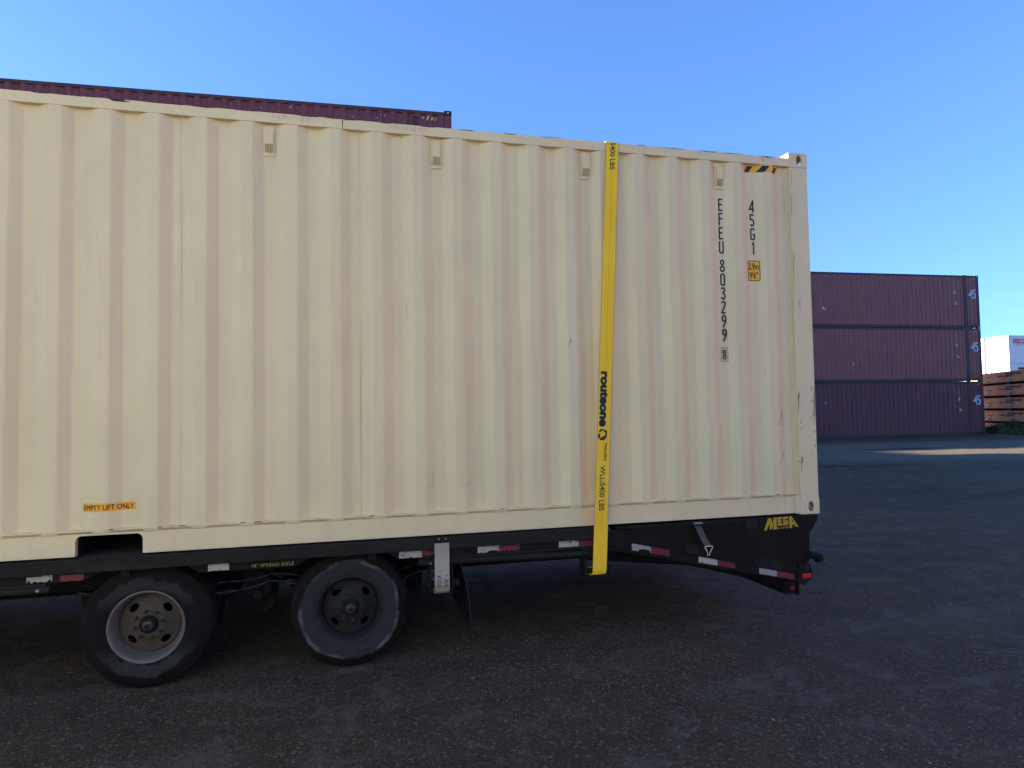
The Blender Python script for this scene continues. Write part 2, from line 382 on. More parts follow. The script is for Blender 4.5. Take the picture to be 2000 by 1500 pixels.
# stroke letters, cell 0.44 wide x 1 high
def arc(cx, cy, rx, ry, a0, a1, n=8):
    return [(cx+rx*math.cos(R(a0+(a1-a0)*i/n)), cy+ry*math.sin(R(a0+(a1-a0)*i/n))) for i in range(n+1)]
W_ = .44; T_ = .128
h = T_/2; l, r_ = h, W_-h
GL = {
 'E': [[(r_, 1-h), (l, 1-h), (l, h), (r_, h)], [(l, .53), (r_-.04, .53)]],
 'F': [[(r_, 1-h), (l, 1-h), (l, 0)], [(l, .53), (r_-.04, .53)]],
 'U': [[(l, 1)]+arc(W_/2, .2, W_/2-h, .2-h, 180, 360)+[(r_, 1)]],
 'G': [arc(W_/2, .8, W_/2-h, .2-h, 10, 180)+arc(W_/2, .2, W_/2-h, .2-h, 180, 360)+[(r_, .47), (W_/2, .47)]],
 '0': [arc(W_/2, .8, W_/2-h, .2-h, 0, 180)+arc(W_/2, .2, W_/2-h, .2-h, 180, 360)+[(r_, .8)]],
 '8': [arc(W_/2, .77, W_/2-h-.02, .23-h, -90, 270, 16), arc(W_/2, .27, W_/2-h, .27-h, -90, 270, 16)],
 '3': [arc(W_/2, .78, W_/2-h-.01, .22-h, 165, -90, 12)[:]+arc(W_/2, .28, W_/2-h, .28-h, 90, -165, 12)],
 '2': [arc(W_/2, .79, W_/2-h, .21-h, 170, -20, 10)+[(l, h), (r_, h)]],
 '9': [arc(W_/2, .72, W_/2-h, .28-h, 0, 360, 16), [(r_, .72), (r_-.02, .5), (.12, 0)]],
 '4': [[(.34, 0), (.34, 1)], [(.34, 1-h), (.03, .27), (W_, .27)]],
 '5': [[(r_, 1-h), (l+.02, 1-h), (l, .56)]+arc(W_/2-.01, .31, W_/2-h, .31-h, 110, -150, 12)],
 '1': [[(.12, .80), (.26, 1-h), (.26, 0)]],
}
def glyph(ch, u, v, ht, xs=1.0):
    """ribbons for one character; (u,v) bottom-left"""
    res = []
    for pl in GL[ch]:
        pts = [Vector((a*xs, b)) for a, b in pl]; L_, R__ = [], []
        for i, p in enumerate(pts):
            d0 = (p-pts[i-1]).normalized() if i else None; d1 = (pts[i+1]-p).normalized() if i < len(pts)-1 else None
            if d0 is not None and d0.length == 0: d0 = d1
            if d1 is not None and d1.length == 0: d1 = d0
            if d0 is None: d0 = d1
            if d1 is None: d1 = d0
            n0 = Vector((-d0.y, d0.x)); n1 = Vector((-d1.y, d1.x)); m_ = (n0+n1)
            m_ = m_.normalized() if m_.length > 1e-6 else n0
            k = h/max(.45, m_.dot(n0))
            L_.append(p+m_*k); R__.append(p-m_*k)
        for i in range(len(pts)-1):
            q = [L_[i], L_[i+1], R__[i+1], R__[i]]
            if (q[0]-q[1]).length < 1e-5 and (q[2]-q[3]).length < 1e-5: continue
            res.append([(u+a.x*ht, v+a.y*ht) for a in q])
    return res

# ------------------------------------------------------------------ ground
def gz(x, y):
    d = math.hypot(x+3, y-.5); t = min(1, max(0, (d-7)/15)); t = t*t*(3-2*t)
    z = .07*t
    k = min(1, max(0, (d-5)/6))
    z += k*.012*(math.sin(x*.9+1.3*math.sin(y*.7))*math.sin(y*1.7+.5) + .6*math.sin(x*2.3+y*1.1))
    return z
def build_ground():
    mb = MB()
    def axis(lo, hi, st):
        n = int(round((hi-lo)/st)); return [lo+i*st for i in range(n+1)]
    xs = [-2500, -600, -150, -60, -30]+axis(-18, 44, .4)+[60, 120, 300, 800, 2500]
    ys = [-2500, -600, -100, -30, -12]+axis(-6, 36, .4)+[48, 90, 250, 800, 2500]
    W = len(xs)
    vs = [(x, y, gz(x, y)) for y in ys for x in xs]
    fs = [(j*W+i, j*W+i+1, (j+1)*W+i+1, (j+1)*W+i) for j in range(len(ys)-1) for i in range(W-1)]
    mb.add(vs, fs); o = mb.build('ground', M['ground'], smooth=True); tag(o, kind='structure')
build_ground()
def build_gravel():
    mb = MB(); base = [(1,0,0),(-1,0,0),(0,1,0),(0,-1,0),(0,0,1),(0,0,-1)]
    F = [(0,2,4),(2,1,4),(1,3,4),(3,0,4),(2,0,5),(1,2,5),(3,1,5),(0,3,5)]
    rnd = random.Random(5); n = 0
    while n < 26000:
        if n % 3: x = rnd.uniform(-6.5, 2.5); y = rnd.uniform(-3.6, .4)
        else: x = rnd.uniform(-7, 9); y = rnd.uniform(-3.6, 6.5)
        if y < -.45*(x+3.6)-3.1 or y < .8*x-2.3: continue
        if math.sin(x*1.9+y)+math.sin(y*3.1-x*1.3)+rnd.uniform(-1.5, 1.5) < -.6: continue
        r = .0022+.0042*rnd.random()**2.2+(.004 if rnd.random() > .988 else 0)
        a = rnd.uniform(0, 6.28); ca, sa = math.cos(a), math.sin(a)
        k = [rnd.uniform(.6, 1.3)*r, rnd.uniform(.6, 1.1)*r, rnd.uniform(.4, .8)*r]
        z0 = gz(x, y)+k[2]*.35
        vs = []
        for b in base:
            p, q, s_ = b[0]*k[0]*rnd.uniform(.8, 1.2), b[1]*k[1]*rnd.uniform(.8, 1.2), b[2]*k[2]
            vs.append((x+p*ca-q*sa, y+p*sa+q*ca, z0+s_))
        mb.add(vs, F, rnd.choice((0, 0, 0, 2, 2, 1))); n += 1
    mb.fix = False
    o = mb.build('gravel', [M['stone_a'], M['stone_b'], M['stone_c']]); tag(o, 'loose small grey and pale stones scattered over the dark yard ground', 'gravel', kind='stuff')
build_gravel()

# ------------------------------------------------------------------ corrugated steel
PIT = .2778; DEP = .036
def corr_pts(x0, x1, c0, depth=DEP, arcs=True, sl=.034, fo=.036):
    """(x,y) polyline; c0 = centre of a slope that comes outward (y depth->0) as x grows; round bends"""
    raw = []
    k0 = int(math.floor((x0-c0)/PIT))-1; k1 = int(math.ceil((x1-c0)/PIT))+1
    for k in range(k0, k1+1):
        c = c0+k*PIT
        raw += [(c-sl, depth), (c+sl, 0.0), (c+sl+2*fo, 0.0), (c+3*sl+2*fo, depth)]
    res = []
    for i in range(1, len(raw)-1):
        a, p, b = Vector(raw[i-1]), Vector(raw[i]), Vector(raw[i+1])
        if not arcs: res.append((p.x, p.y)); continue
        d0 = (a-p).normalized(); d1 = (b-p).normalized(); q = .0065
        for t in (0, .5, 1):
            v = (1-t)**2*(p+d0*q)+2*t*(1-t)*p+t*t*(p+d1*q); res.append((v.x, v.y))
    def at(x):
        for (ax, ay), (bx, by) in zip(res[:-1], res[1:]):
            if ax <= x <= bx and bx > ax: return ay+(by-ay)*(x-ax)/(bx-ax)
        return depth
    out_ = [(x0, at(x0))]+[q for q in res if x0 < q[0] < x1]+[(x1, at(x1))]
    return out_, at
def oval_plate(mb, axis, u0, u1, v0, v1, w0, w1, cu, cv, ru, rv, mi=0):
    """plate with an oval hole. axis 'y': u=x v=z, thickness w along y; 'x': u=y v=z; 'z': u=x v=y"""
    n = 24
    hole = [(cu+ru*math.cos(2*math.pi*i/n)*(1), cv+rv*math.sin(2*math.pi*i/n)) for i in range(n)]
    # square-ish outer ring
    outer = []
    for i in range(n):
        a = 2*math.pi*i/n; c, s_ = math.cos(a), math.sin(a); k = 1/max(abs(c), abs(s_))
        pu = c*k; pv = s_*k
        outer.append((cu+(pu*(u1-cu) if pu > 0 else pu*(cu-u0)), cv+(pv*(v1-cv) if pv > 0 else pv*(cv-v0))))
    def P(q, w_): return {'y': (q[0], w_, q[1]), 'x': (w_, q[0], q[1]), 'z': (q[0], q[1], w_)}[axis]
    vs = [P(q, w0) for q in outer]+[P(q, w0) for q in hole]+[P(q, w1) for q in outer]+[P(q, w1) for q in hole]
    fs = []
    for i in range(n):
        j = (i+1) % n
        fs += [(i, j, n+j, n+i), (2*n+i, 3*n+i, 3*n+j, 2*n+j), (n+i, n+j, 3*n+j, 3*n+i), (i, 2*n+i, 2*n+j, j)]
    mb.add(vs, fs, mi)
def fitting(parent, x0, x1, y0, y1, z0, z1, mat, side='front', topf=True, outx=1, name='corner_fitting'):
    """corner casting: hollow, walls with oval openings on its outer side, end and top"""
    mb = MB(); mb.local = True; t = .018
    cx, cz = (x0+x1)/2, (z0+z1)/2
    ya, yb = (y0, y0+t) if side == 'front' else (y1-t, y1)
    yi0, yi1 = (y0+t, y1) if side == 'front' else (y0, y1-t)
    oval_plate(mb, 'y', x0, x1, z0, z1, ya, yb, cx+.012*outx, cz+.002, .026, .040)
    xa, xb = (x1-t, x1) if outx > 0 else (x0, x0+t)
    oval_plate(mb, 'x', yi0, yi1, z0, z1, xa, xb, (y0+y1)/2, cz, .037, .024)
    xi = (x0, x1-t) if outx > 0 else (x0+t, x1)
    za, zb = (z1-t, z1) if topf else (z0, z0+t)
    oval_plate(mb, 'z', xi[0], xi[1], yi0, yi1, za, zb, cx, (y0+y1)/2, .030, .055)
    zc = (z0, z0+.012) if topf else (z1-.012, z1)
    mb.box(xi[0], xi[1], yi0, yi1, *zc)
    xc = (x0, x0+.010) if outx > 0 else (x1-.010, x1)
    zi = (z0+.012, z1-t) if topf else (z0+t, z1-.012)
    mb.box(*xc, yi0, yi1, *zi)
    yc = (y1-.010, y1) if side == 'front' else (y0, y0+.010)
    xi2 = (xi[0]+.010, xi[1]) if outx > 0 else (xi[0], xi[1]-.010)
    mb.box(*xi2, *yc, *zi)
    mb.fix = False
    return mb.build(name, mat, parent, bevel=.004)

# ------------------------------------------------------------------ beige container (local x -12.192..0, z from 0 at z=.82)
ZC = .82
HC = 2.896; WC = 2.438; LC = 12.192
bc = thing('shipping_container', 'long cream corrugated shipping container strapped on the black flatbed trailer', 'shipping container', (0, 0, ZC))
C0 = -.444
PTS, AT = corr_pts(-LC+.20, -.205, C0)
def wallfn(u, v, lift=.0016):      # paint or film lying on the corrugation
    return (u, AT(u)-lift, v)
CUTS = [q[0] for q in PTS]
def cuts(a, b): return [c for c in CUTS if a < c < b]
def film(mb, u0, u1, v0, v1, mi=0, lift=.0016, poly=None):
    bm = poly_bm([poly or [(u0, v0), (u1, v0), (u1, v1), (u0, v1)]])
    us = [q[0] for q in (poly or [(u0, 0), (u1, 0)])]
    bm_to_mb(bm, mb, lambda u, v: wallfn(u, v, lift), cuts(min(us), max(us)), mi)
ZL, ZT = .150, 2.783   # panel bottom and top, local
def side_wall():
    mb = MB(); mb.local = True
    nz = 10; zs = [ZL+(ZT-ZL)*i/nz for i in range(nz+1)]
    rnd = random.Random(3)
    def dent(x, z):
        t = (z-ZL)/(ZT-ZL)
        return .004*math.sin(x*2.1+z*2.7)*math.sin(math.pi*t)+.0022*math.sin(x*7.3-z*4.1)*math.sin(math.pi*t)
    # every fold strip has its own vertices, so flats stay flat and only the bends shade round
    i = 0
    while i < len(PTS)-1:
        j = i+1
        if abs(PTS[j][0]-PTS[i][0]) < .009:
            while j < len(PTS)-1 and abs(PTS[j+1][0]-PTS[j][0]) < .009: j += 1
        run = PTS[i:j+1]; n = len(run)
        vs = [(x, y+max(-.0005, dent(x, z)), z) for z in zs for (x, y) in run]
        mb.add(vs, [(q*n+k, q*n+k+1, (q+1)*n+k+1, (q+1)*n+k) for q in range(nz) for k in range(n-1)])
        i = j
    for sx in (-4.662, -3.547, -2.442, -5.77, -6.88, -7.99, -9.10, -10.2):
        mb.box(sx-.0010, sx+.0010, AT(sx)-.0012, AT(sx)+.01, ZL+.01, ZT-.01)
    # scuffs rubbed through to grey near the right end (x0,z0,x1,z1,width,material)
    for (a, b, c, d, w_, mi) in ((-.358, .700, -.300, .808, .010, 1), (-.302, .81, -.300, .86, .004, 1), (-.299, .805, -.296, .70, .004, 1), (-.352, .40, -.285, .50, .007, 1),
                               (-.36, .34, -.352, .405, .003, 1), (-.35, .52, -.30, .60, .005, 2), (-.34, .88, -.29, .97, .008, 2), (-3.24, 1.46, -3.235, 1.60, .004, 2), (-2.08, 1.30, -2.055, 1.37, .008, 1), (-2.07, 1.34, -2.04, 1.35, .006, 1),
                               (-3.11, .34, -3.06, .36, .003, 1), (-3.07, .36, -3.06, .42, .002, 1), (-2.86, .33, -2.80, .36, .003, 1), (-.445, 1.10, -.443, 1.13, .005, 1)):
        dx, dz = c-a, d-b; q = math.hypot(dx, dz); px_, pz_ = -dz/q*w_/2, dx/q*w_/2
        film(mb, 0, 0, 0, 0, mi, .0012, poly=[(a+px_*.3, b+pz_*.3), (a-px_*.3, b-pz_*.3), (c-px_, d-pz_), (c+px_, d+pz_)])
    for i in range(70):     # tiny dark nicks
        x = rnd.uniform(-6.3, -.25); z = rnd.uniform(.25, 2.7); s_ = rnd.uniform(.0015, .0045)
        film(mb, 0, 0, 0, 0, rnd.choice((1, 2, 2)), .0012, poly=[(x, z), (x+s_*.7, z-s_*.3), (x+s_, z+s_*1.6), (x+s_*.2, z+s_*1.1)])
    mb.fix = False
    mb.build('side_wall', [M['cream'], M['scuff'], M['scuff2']], bc, smooth=True)
side_wall()
def simple_side(parent, L_, mat, y, c0, z0, z1, face):
    pts, _ = corr_pts(-L_+.165, -.165, c0, depth=.042, arcs=False, sl=.027, fo=.042)
    mb = MB(); mb.local = True; n = len(pts)
    vs = [(x, (y+yy if face < 0 else y-yy), z) for z in (z0, z1) for x, yy in pts]
    mb.add(vs, [(i, i+1, n+i+1, n+i) for i in range(n-1)]); mb.fix = False
    return mb.build('side_wall', mat, parent)
simple_side(bc, LC, M['cream'], WC, C0, ZL, ZT, 1)
def beige_frame():
    rnd = random.Random(8)
    # top rail with chipped top edge
    for side in (0, 1):
        mb = MB(); mb.local = True
        y0, y1 = (-.003, .057) if side == 0 else (WC-.057, WC+.003)
        mb.box(-LC+.178, -.178, y0, y1, 2.781, 2.847)
        if side == 0:
            yf = y0-.0012
            for (a, b, hgt) in ((-5.50, -5.39, .006), (-5.09, -4.98, .010), (-5.42, -5.10, .003), (-4.89, -4.62, .003), (-4.60, -4.45, .005), (-4.35, -4.20, .003), (-3.95, -3.81, .006), (-3.78, -3.62, .003), (-3.66, -3.56, .005),
                               (-3.41, -3.32, .005), (-3.13, -3.02, .005), (-2.86, -2.74, .005), (-2.54, -2.43, .005), (-2.25, -2.1, .003), (-1.5, -1.42, .003), (-1.30, -1.10, .003), (-.98, -.80, .005), (-.78, -.58, .004), (-.45, -.3, .004)):
                n = max(6, int((b-a)/.008)); topz = 2.8475
                ups, dn = [], []
                for i in range(n+1):
                    x = a+(b-a)*i/n; k = max(0, math.sin(math.pi*i/n))**.5
                    ups.append((x, topz)); dn.append((x, topz-(.0015+hgt*rnd.uniform(.3, 1.2))*k))
                for i in range(n):
                    mb.add([(ups[i][0], yf, ups[i][1]), (dn[i][0], yf, dn[i][1]), (dn[i+1][0], yf, dn[i+1][1]), (ups[i+1][0], yf, ups[i+1][1])], [(0, 1, 2, 3)], 1)
            for (x, z0, z1, w_) in ((-3.655, 2.785, 2.842, .007), (-.415, 2.800, 2.842, .005), (-.345, 2.812, 2.842, .004), (-.37, 2.835, 2.842, .03)):
                mb.add([(x-w_/2, yf-.0006, z1), (x-w_*.3, yf-.0006, z0), (x+w_*.2, yf-.0006, z0), (x+w_/2, yf-.0006, z1)], [(0, 1, 2, 3)], 1)
            for (a, b) in ((-4.10, -3.86), (-3.34, -3.08)):
                x = a
                while x < b:
                    w_ = rnd.uniform(.002, .005)
                    z1 = 2.838-rnd.uniform(0, .004); z0 = z1-rnd.uniform(.010, .035)
                    mb.add([(x, yf-.0003, z1), (x, yf-.0003, z0), (x+w_, yf-.0003, z0-.002), (x+w_, yf-.0003, z1)], [(0, 1, 2, 3)], 2)
                    x += w_+rnd.uniform(.004, .018)
            mb.add([(-5.07, yf-.0004, 2.842), (-5.05, yf-.0004, 2.833), (-4.99, yf-.0004, 2.832), (-4.95, yf-.0004, 2.838), (-4.98, yf-.0004, 2.842)], [(0, 1, 2, 3, 4)], 1)
        mb.fix = False
        mb.build('top_rail', [M['cream_rail'], M['chip'], M['rust']], bc, bevel=.0 if side == 0 else .003)
    # bottom rail: lip, slanted underside, web, with fork pockets left open
    prof_hi = [(-.004, .170), (-.004, .162), (.016, .145), (.016, .134), (.060, .134), (.060, .170)]
    prof = [(-.004, .170), (-.004, .162), (.016, .145), (.016, .012), (.060, .012), (.060, .170)]
    pk = ((-7.326, -6.954), (-5.238, -4.867))
    for side in (0, 1):
        mb = MB(); mb.local = True
        m_ = (lambda pr: pr) if side == 0 else (lambda pr: [(WC-a, b) for a, b in pr])
        segs = [(-LC+.178, pk[0][0]), (pk[0][1], pk[1][0]), (pk[1][1], -.170)]
        for a, b in segs: mb.prism(m_(prof), 'x', a, b)
        for a, b in pk: mb.prism(m_(prof_hi), 'x', a, b)
        if side == 0:   # chips along the lip, rounded pocket corners
            for (a, b) in ((-5.05, -5.02), (-5.04, -5.035), (-4.78, -4.75), (-4.70, -4.695), (-4.66, -4.62), (-4.30, -4.27), (-4.22, -4.17), (-2.6, -2.57), (-.62, -.60), (-.40, -.36), (-3.5, -3.46)):
                mb.add([(a, -.0055, .1705), (a+.003, -.0055, .165), (b-.004, -.0055, .166), (b, -.0055, .1705)], [(0, 1, 2, 3)], 1)
            for (a, b) in pk:
                for sx, d in ((a, 1), (b, -1)):
                    mb.add([(sx, .0162, .135), (sx, .0162, .100), (sx+d*.006, .0162, .118), (sx+d*.017, .0162, .129), (sx+d*.036, .0162, .135)], [(0, 1, 2, 3, 4)])
            for x in (-.30, -4.2, -2.0):
                mb.box(x-.002, x+.002, .0148, .02, .014, .143)
            mb.box(-.215, -.172, .004, .016, .010, .150)
        mb.fix = False
        mb.build('bottom_rail', [M['cream_rail'], M['chip']], bc)
    for a, b in pk:
        mb = MB(); mb.local = True
        mb.box(a-.004, a, .06, WC-.06, .014, .134); mb.box(b, b+.004, .06, WC-.06, .014, .134); mb.box(a, b, .06, WC-.06, .128, .134)
        mb.box(a, b, WC-.07, WC-.06, .014, .128)
        mb.build('fork_pocket', M['under'], bc)
    # corner posts and fittings
    for side in (0, 1):
        for end in (0, 1):
            ya, yb = ((.004, .150) if side == 0 else (WC-.150, WC-.004))
            xa, xb = ((-.168, -.005) if end == 0 else (-LC+.005, -LC+.168))
            mb = MB(); mb.local = True
            mb.box(xa, xb, ya, yb, .118, HC-.118)
            if end == 0 and side == 0:
                mb.box(-.205, -.168, .030, .060, .118, HC-.118)
                yf = .0028
                for (a, b, c, d, w_, mi) in ((-.160, 2.60, -.145, 2.77, .0022, 1), (-.160, 2.38, -.160, 2.58, .004, 1), (-.152, 2.60, -.150, 2.72, .002, 2),
                    (-.163, 1.72, -.160, 2.10, .003, 1), (-.118, 1.63, -.110, 1.78, .003, 2), (-.105, 1.60, -.125, 1.70, .002, 1), (-.15, 2.02, -.148, 2.07, .003, 1),
                    (-.160, .80, -.158, .98, .005, 1), (-.157, .90, -.148, .96, .006, 1), (-.160, .885, -.12, .888, .003, 2), (-.045, .90, -.02, .88, .006, 1),
                    (-.165, .65, -.11, .70, .004, 3), (-.06, .75, -.015, .80, .006, 3), (-.02, .72, -.012, 1.02, .007, 1), (-.04, .97, -.036, 1.01, .006, 1), (-.145, .71, -.14, .75, .006, 1),
                    (-.155, .33, -.145, .47, .014, 2), (-.142, .40, -.136, .46, .006, 1), (-.19, .43, -.150, .40, .004, 1), (-.026, .55, -.012, .52, .006, 1), (-.03, .66, -.02, .64, .008, 1), (-.05, .46, -.048, .48, .004, 1)):
                    dx, dz = c-a, d-b; q = math.hypot(dx, dz); px_, pz_ = -dz/q*w_/2, dx/q*w_/2
                    n = 5; vs = []
                    for i in range(n+1):
                        t = i/n; k = rnd.uniform(.4, 1.3) if 0 < i < n else .2
                        vs += [(a+dx*t+px_*k, yf, b+dz*t+pz_*k), (a+dx*t-px_*k, yf, b+dz*t-pz_*k)]
                    mb.add(vs, [(2*i, 2*i+1, 2*i+3, 2*i+2) for i in range(n)], mi)
            mb.fix = False
            mb.build('corner_post', [M['cream_rail'], M['chip'], M['rust'], M['scuff']], bc)
            for topf in (0, 1):
                z0, z1 = ((HC-.118, HC) if topf else (0, .118))
                fx = (-.178, 0) if end == 0 else (-LC, -LC+.178)
                fy = (0, .162) if side == 0 else (WC-.162, WC)
                fitting(bc, *fx, *fy, z0, z1, M['cream_worn'], 'front' if side == 0 else 'back', bool(topf), 1 if end == 0 else -1)
    for end in (0, 1):
        mb = MB(); mb.local = True
        x0 = -.03 if end == 0 else -LC+.02
        n = 16; y0, y1 = .150, WC-.150
        for i in range(n):
            a = y0+(y1-y0)*i/n; b = y0+(y1-y0)*(i+1)/n; d = .02 if i % 2 else 0
            mb.box(x0-.012-d, x0-d, a, b, .14, HC-.13)
        mb.box(x0-.05, x0+.01, y0, y1, .02, .14); mb.box(x0-.05, x0+.01, y0, y1, HC-.13, HC-.03)
        mb.build('end_wall', M['cream'], bc)
    mb = MB(); mb.local = True
    mb.box(-LC+.178, -.178, .057, WC-.057, 2.832, 2.842); mb.box(-LC+.17, -.17, .06, WC-.06, .136, .150)
    mb.box(-.178, -.07, .17, WC-.17, 2.832, 2.842)
    mb.build('roof', M['cream'], bc)
beige_frame()
def vents():
    for cx in (-4.128, -3.017, -1.905, -.794):
        mb = MB(); mb.local = True; y = DEP; x0, x1, z0, z1 = cx-.036, cx+.036, 2.565, 2.768
        mb.box(x0, x1, y-.010, y, z0, z1)
        # hood: front plate bulging out, side cheeks, slanted grille below
        hx0, hx1 = cx-.026, cx+.026; yo = y-.030
        mb.box(hx0, hx1, yo, y-.0103, 2.640, 2.738)
        mb.add([(hx0, yo, 2.640), (hx1, yo, 2.640), (hx1, y-.014, 2.592), (hx0, y-.014, 2.592)], [(0, 1, 2, 3)], 1)
        mb.add([(hx0, yo, 2.640), (hx0, y-.014, 2.592), (hx0, y-.01, 2.592), (hx0, y-.01, 2.640)], [(0, 1, 2, 3)])
        mb.add([(hx1, yo, 2.640), (hx1, y-.014, 2.592), (hx1, y-.01, 2.592), (hx1, y-.01, 2.640)], [(0, 1, 2, 3)])
        for i in range(6):
            u = hx0+(hx1-hx0)*(i+.0)/5; mb.tube((u, yo-.001, 2.640), (u, y-.0155, 2.592), .0011, 5, 2)
        for i in range(6):
            t = i/5; mb.tube((hx0, yo-.001+(.0145)*t, 2.640-.048*t), (hx1, yo-.001+.0145*t, 2.640-.048*t), .0011, 5, 2)
        for (a, b) in ((cx-.020, 2.755), (cx+.022, 2.755), (cx+.002, 2.578)):
            mb.tube((a, y-.014, b), (a, y-.009, b), .0045, 8)
        mb.fix = True
        mb.build('vent', [M['cream'], M['ventback'], M['cream_rail']], bc, bevel=.0)
vents()
def container_marks():
    mb = MB(); mb.local = True
    def gl(ch, u, vtop, ht=.100, xs=1.0):
        for q in glyph(ch, u, vtop-ZC-ht, ht, xs):
            mb.add([wallfn(a, b, .0018) for a, b in q], [(0, 1, 2, 3)])
    z = 3.312; us = [-.802, -.802, -.803, -.804]
    for i, ch in enumerate('EFEU'): gl(ch, -.801-.0015*i, z-.1125*i)
    mb.fix = False; mb.build('identification_number', M['black'], bc); mb = MB(); mb.local = True
    for i, ch in enumerate('803299'): gl(ch, -.803+.0005*i, 2.829-.1085*i)
    mb.fix = False; mb.build('identification_number', M['black'], bc); mb = MB(); mb.local = True
    gl('8', -.800, 2.122, .078)
    def frame(u0, u1, v0, v1, t):
        for a, b, c, d in ((u0, u1, v1-t, v1), (u0, u1, v0, v0+t), (u0, u0+t, v0, v1), (u1-t, u1, v0, v1)):
            film(mb, a, b, c, d, 0, .0019)
    frame(-.811, -.754, 2.030-ZC, 2.138-ZC, .0028)
    mb.fix = False; mb.build('check_digit', M['black'], bc)
    mb = MB(); mb.local = True
    for i, ch in enumerate('45G1'): 
        ht = .100
        for q in glyph(ch, -.526+.001*i, 3.317-.112*i-ZC-ht, ht): mb.add([wallfn(a, b, .0018) for a, b in q], [(0, 1, 2, 3)])
    mb.fix = False; mb.build('size_code', M['black'], bc)
    # height placard
    mb = MB(); mb.local = True
    def rrect(u0, u1, v0, v1, r):
        P = []
        for cx, cy, a in ((u1-r, v1-r, 0), (u0+r, v1-r, 90), (u0+r, v0+r, 180), (u1-r, v0+r, 270)):
            P += [(cx+r*math.cos(R(a+i*22.5)), cy+r*math.sin(R(a+i*22.5))) for i in range(5)]
        return P
    u0, u1, v0, v1 = -.556, -.452, 2.668-ZC, 2.832-ZC
    film(mb, 0, 0, 0, 0, 0, .0016, rrect(u0, u1, v0, v1, .014))
    film(mb, 0, 0, 0, 0, 1, .0024, rrect(u0+.006, u1-.006, v0+.006, v1-.006, .009))
    for body, a, b, c, d in (('2,9m', u0+.009, u1-.011, v0+.084, v1-.022), ("9'6\"", u0+.016, u1-.020, v0+.020, v0+.070)):
        bm = fit_bm(text_bm(body, .1, 1, 0), a, b, c, d)
        thick(bm, mb, lambda u, v: wallfn(u, v, .0032), cuts(a, b), 0, .0009, .0014)
    mb.fix = False; mb.build('height_placard', [M['black'], M['orange_film']], bc)
    # hazard stripes
    mb = MB(); mb.local = True
    u0, u1, v0, v1 = -.572, -.262, 3.540-ZC, 3.592-ZC
    hh = v1-v0
    bnd = [(u0, u0), (u0+.040, u0+.004), (u0+.092, u0+.046), (u0+.155, u0+.107), (u0+.222, u0+.172), (u0+.272, u0+.236), (u1, u0+.272), (u1, u1)]
    for i in range(7):
        a, b = bnd[i], bnd[i+1]
        poly = [(a[1], v0), (b[1], v0), (b[0], v1), (a[0], v1)]
        if i == 0: poly = [(u0, v0+.004), (u0+.004, v0), (b[0], v1), (u0, v1)]
        if i == 6: poly = [(a[1], v0), (u1, v0), (u1, v1)]
        film(mb, 0, 0, 0, 0, 1 if i % 2 == 0 else 0, .0016, poly)
    mb.fix = False; mb.build('hazard_stripe', [M['black'], M['orange_film']], bc)
    # orange notice
    mb = MB(); mb.local = True
    u0, u1, v0, v1 = -5.205, -4.912, 1.098-ZC, 1.148-ZC
    film(mb, u0, u1, v0, v1, 1, .0016)
    bm = fit_bm(text_bm('EMPTY LIFT ONLY', .1, 1, 0), u0+.009, u1-.011, v0+.010, v1-.010)
    thick(bm, mb, lambda u, v: wallfn(u, v, .0026), cuts(u0, u1), 0, .0007, .0006)
    mb.fix = False; mb.build('lift_notice', [M['black'], M['orange_film']], bc)
container_marks()

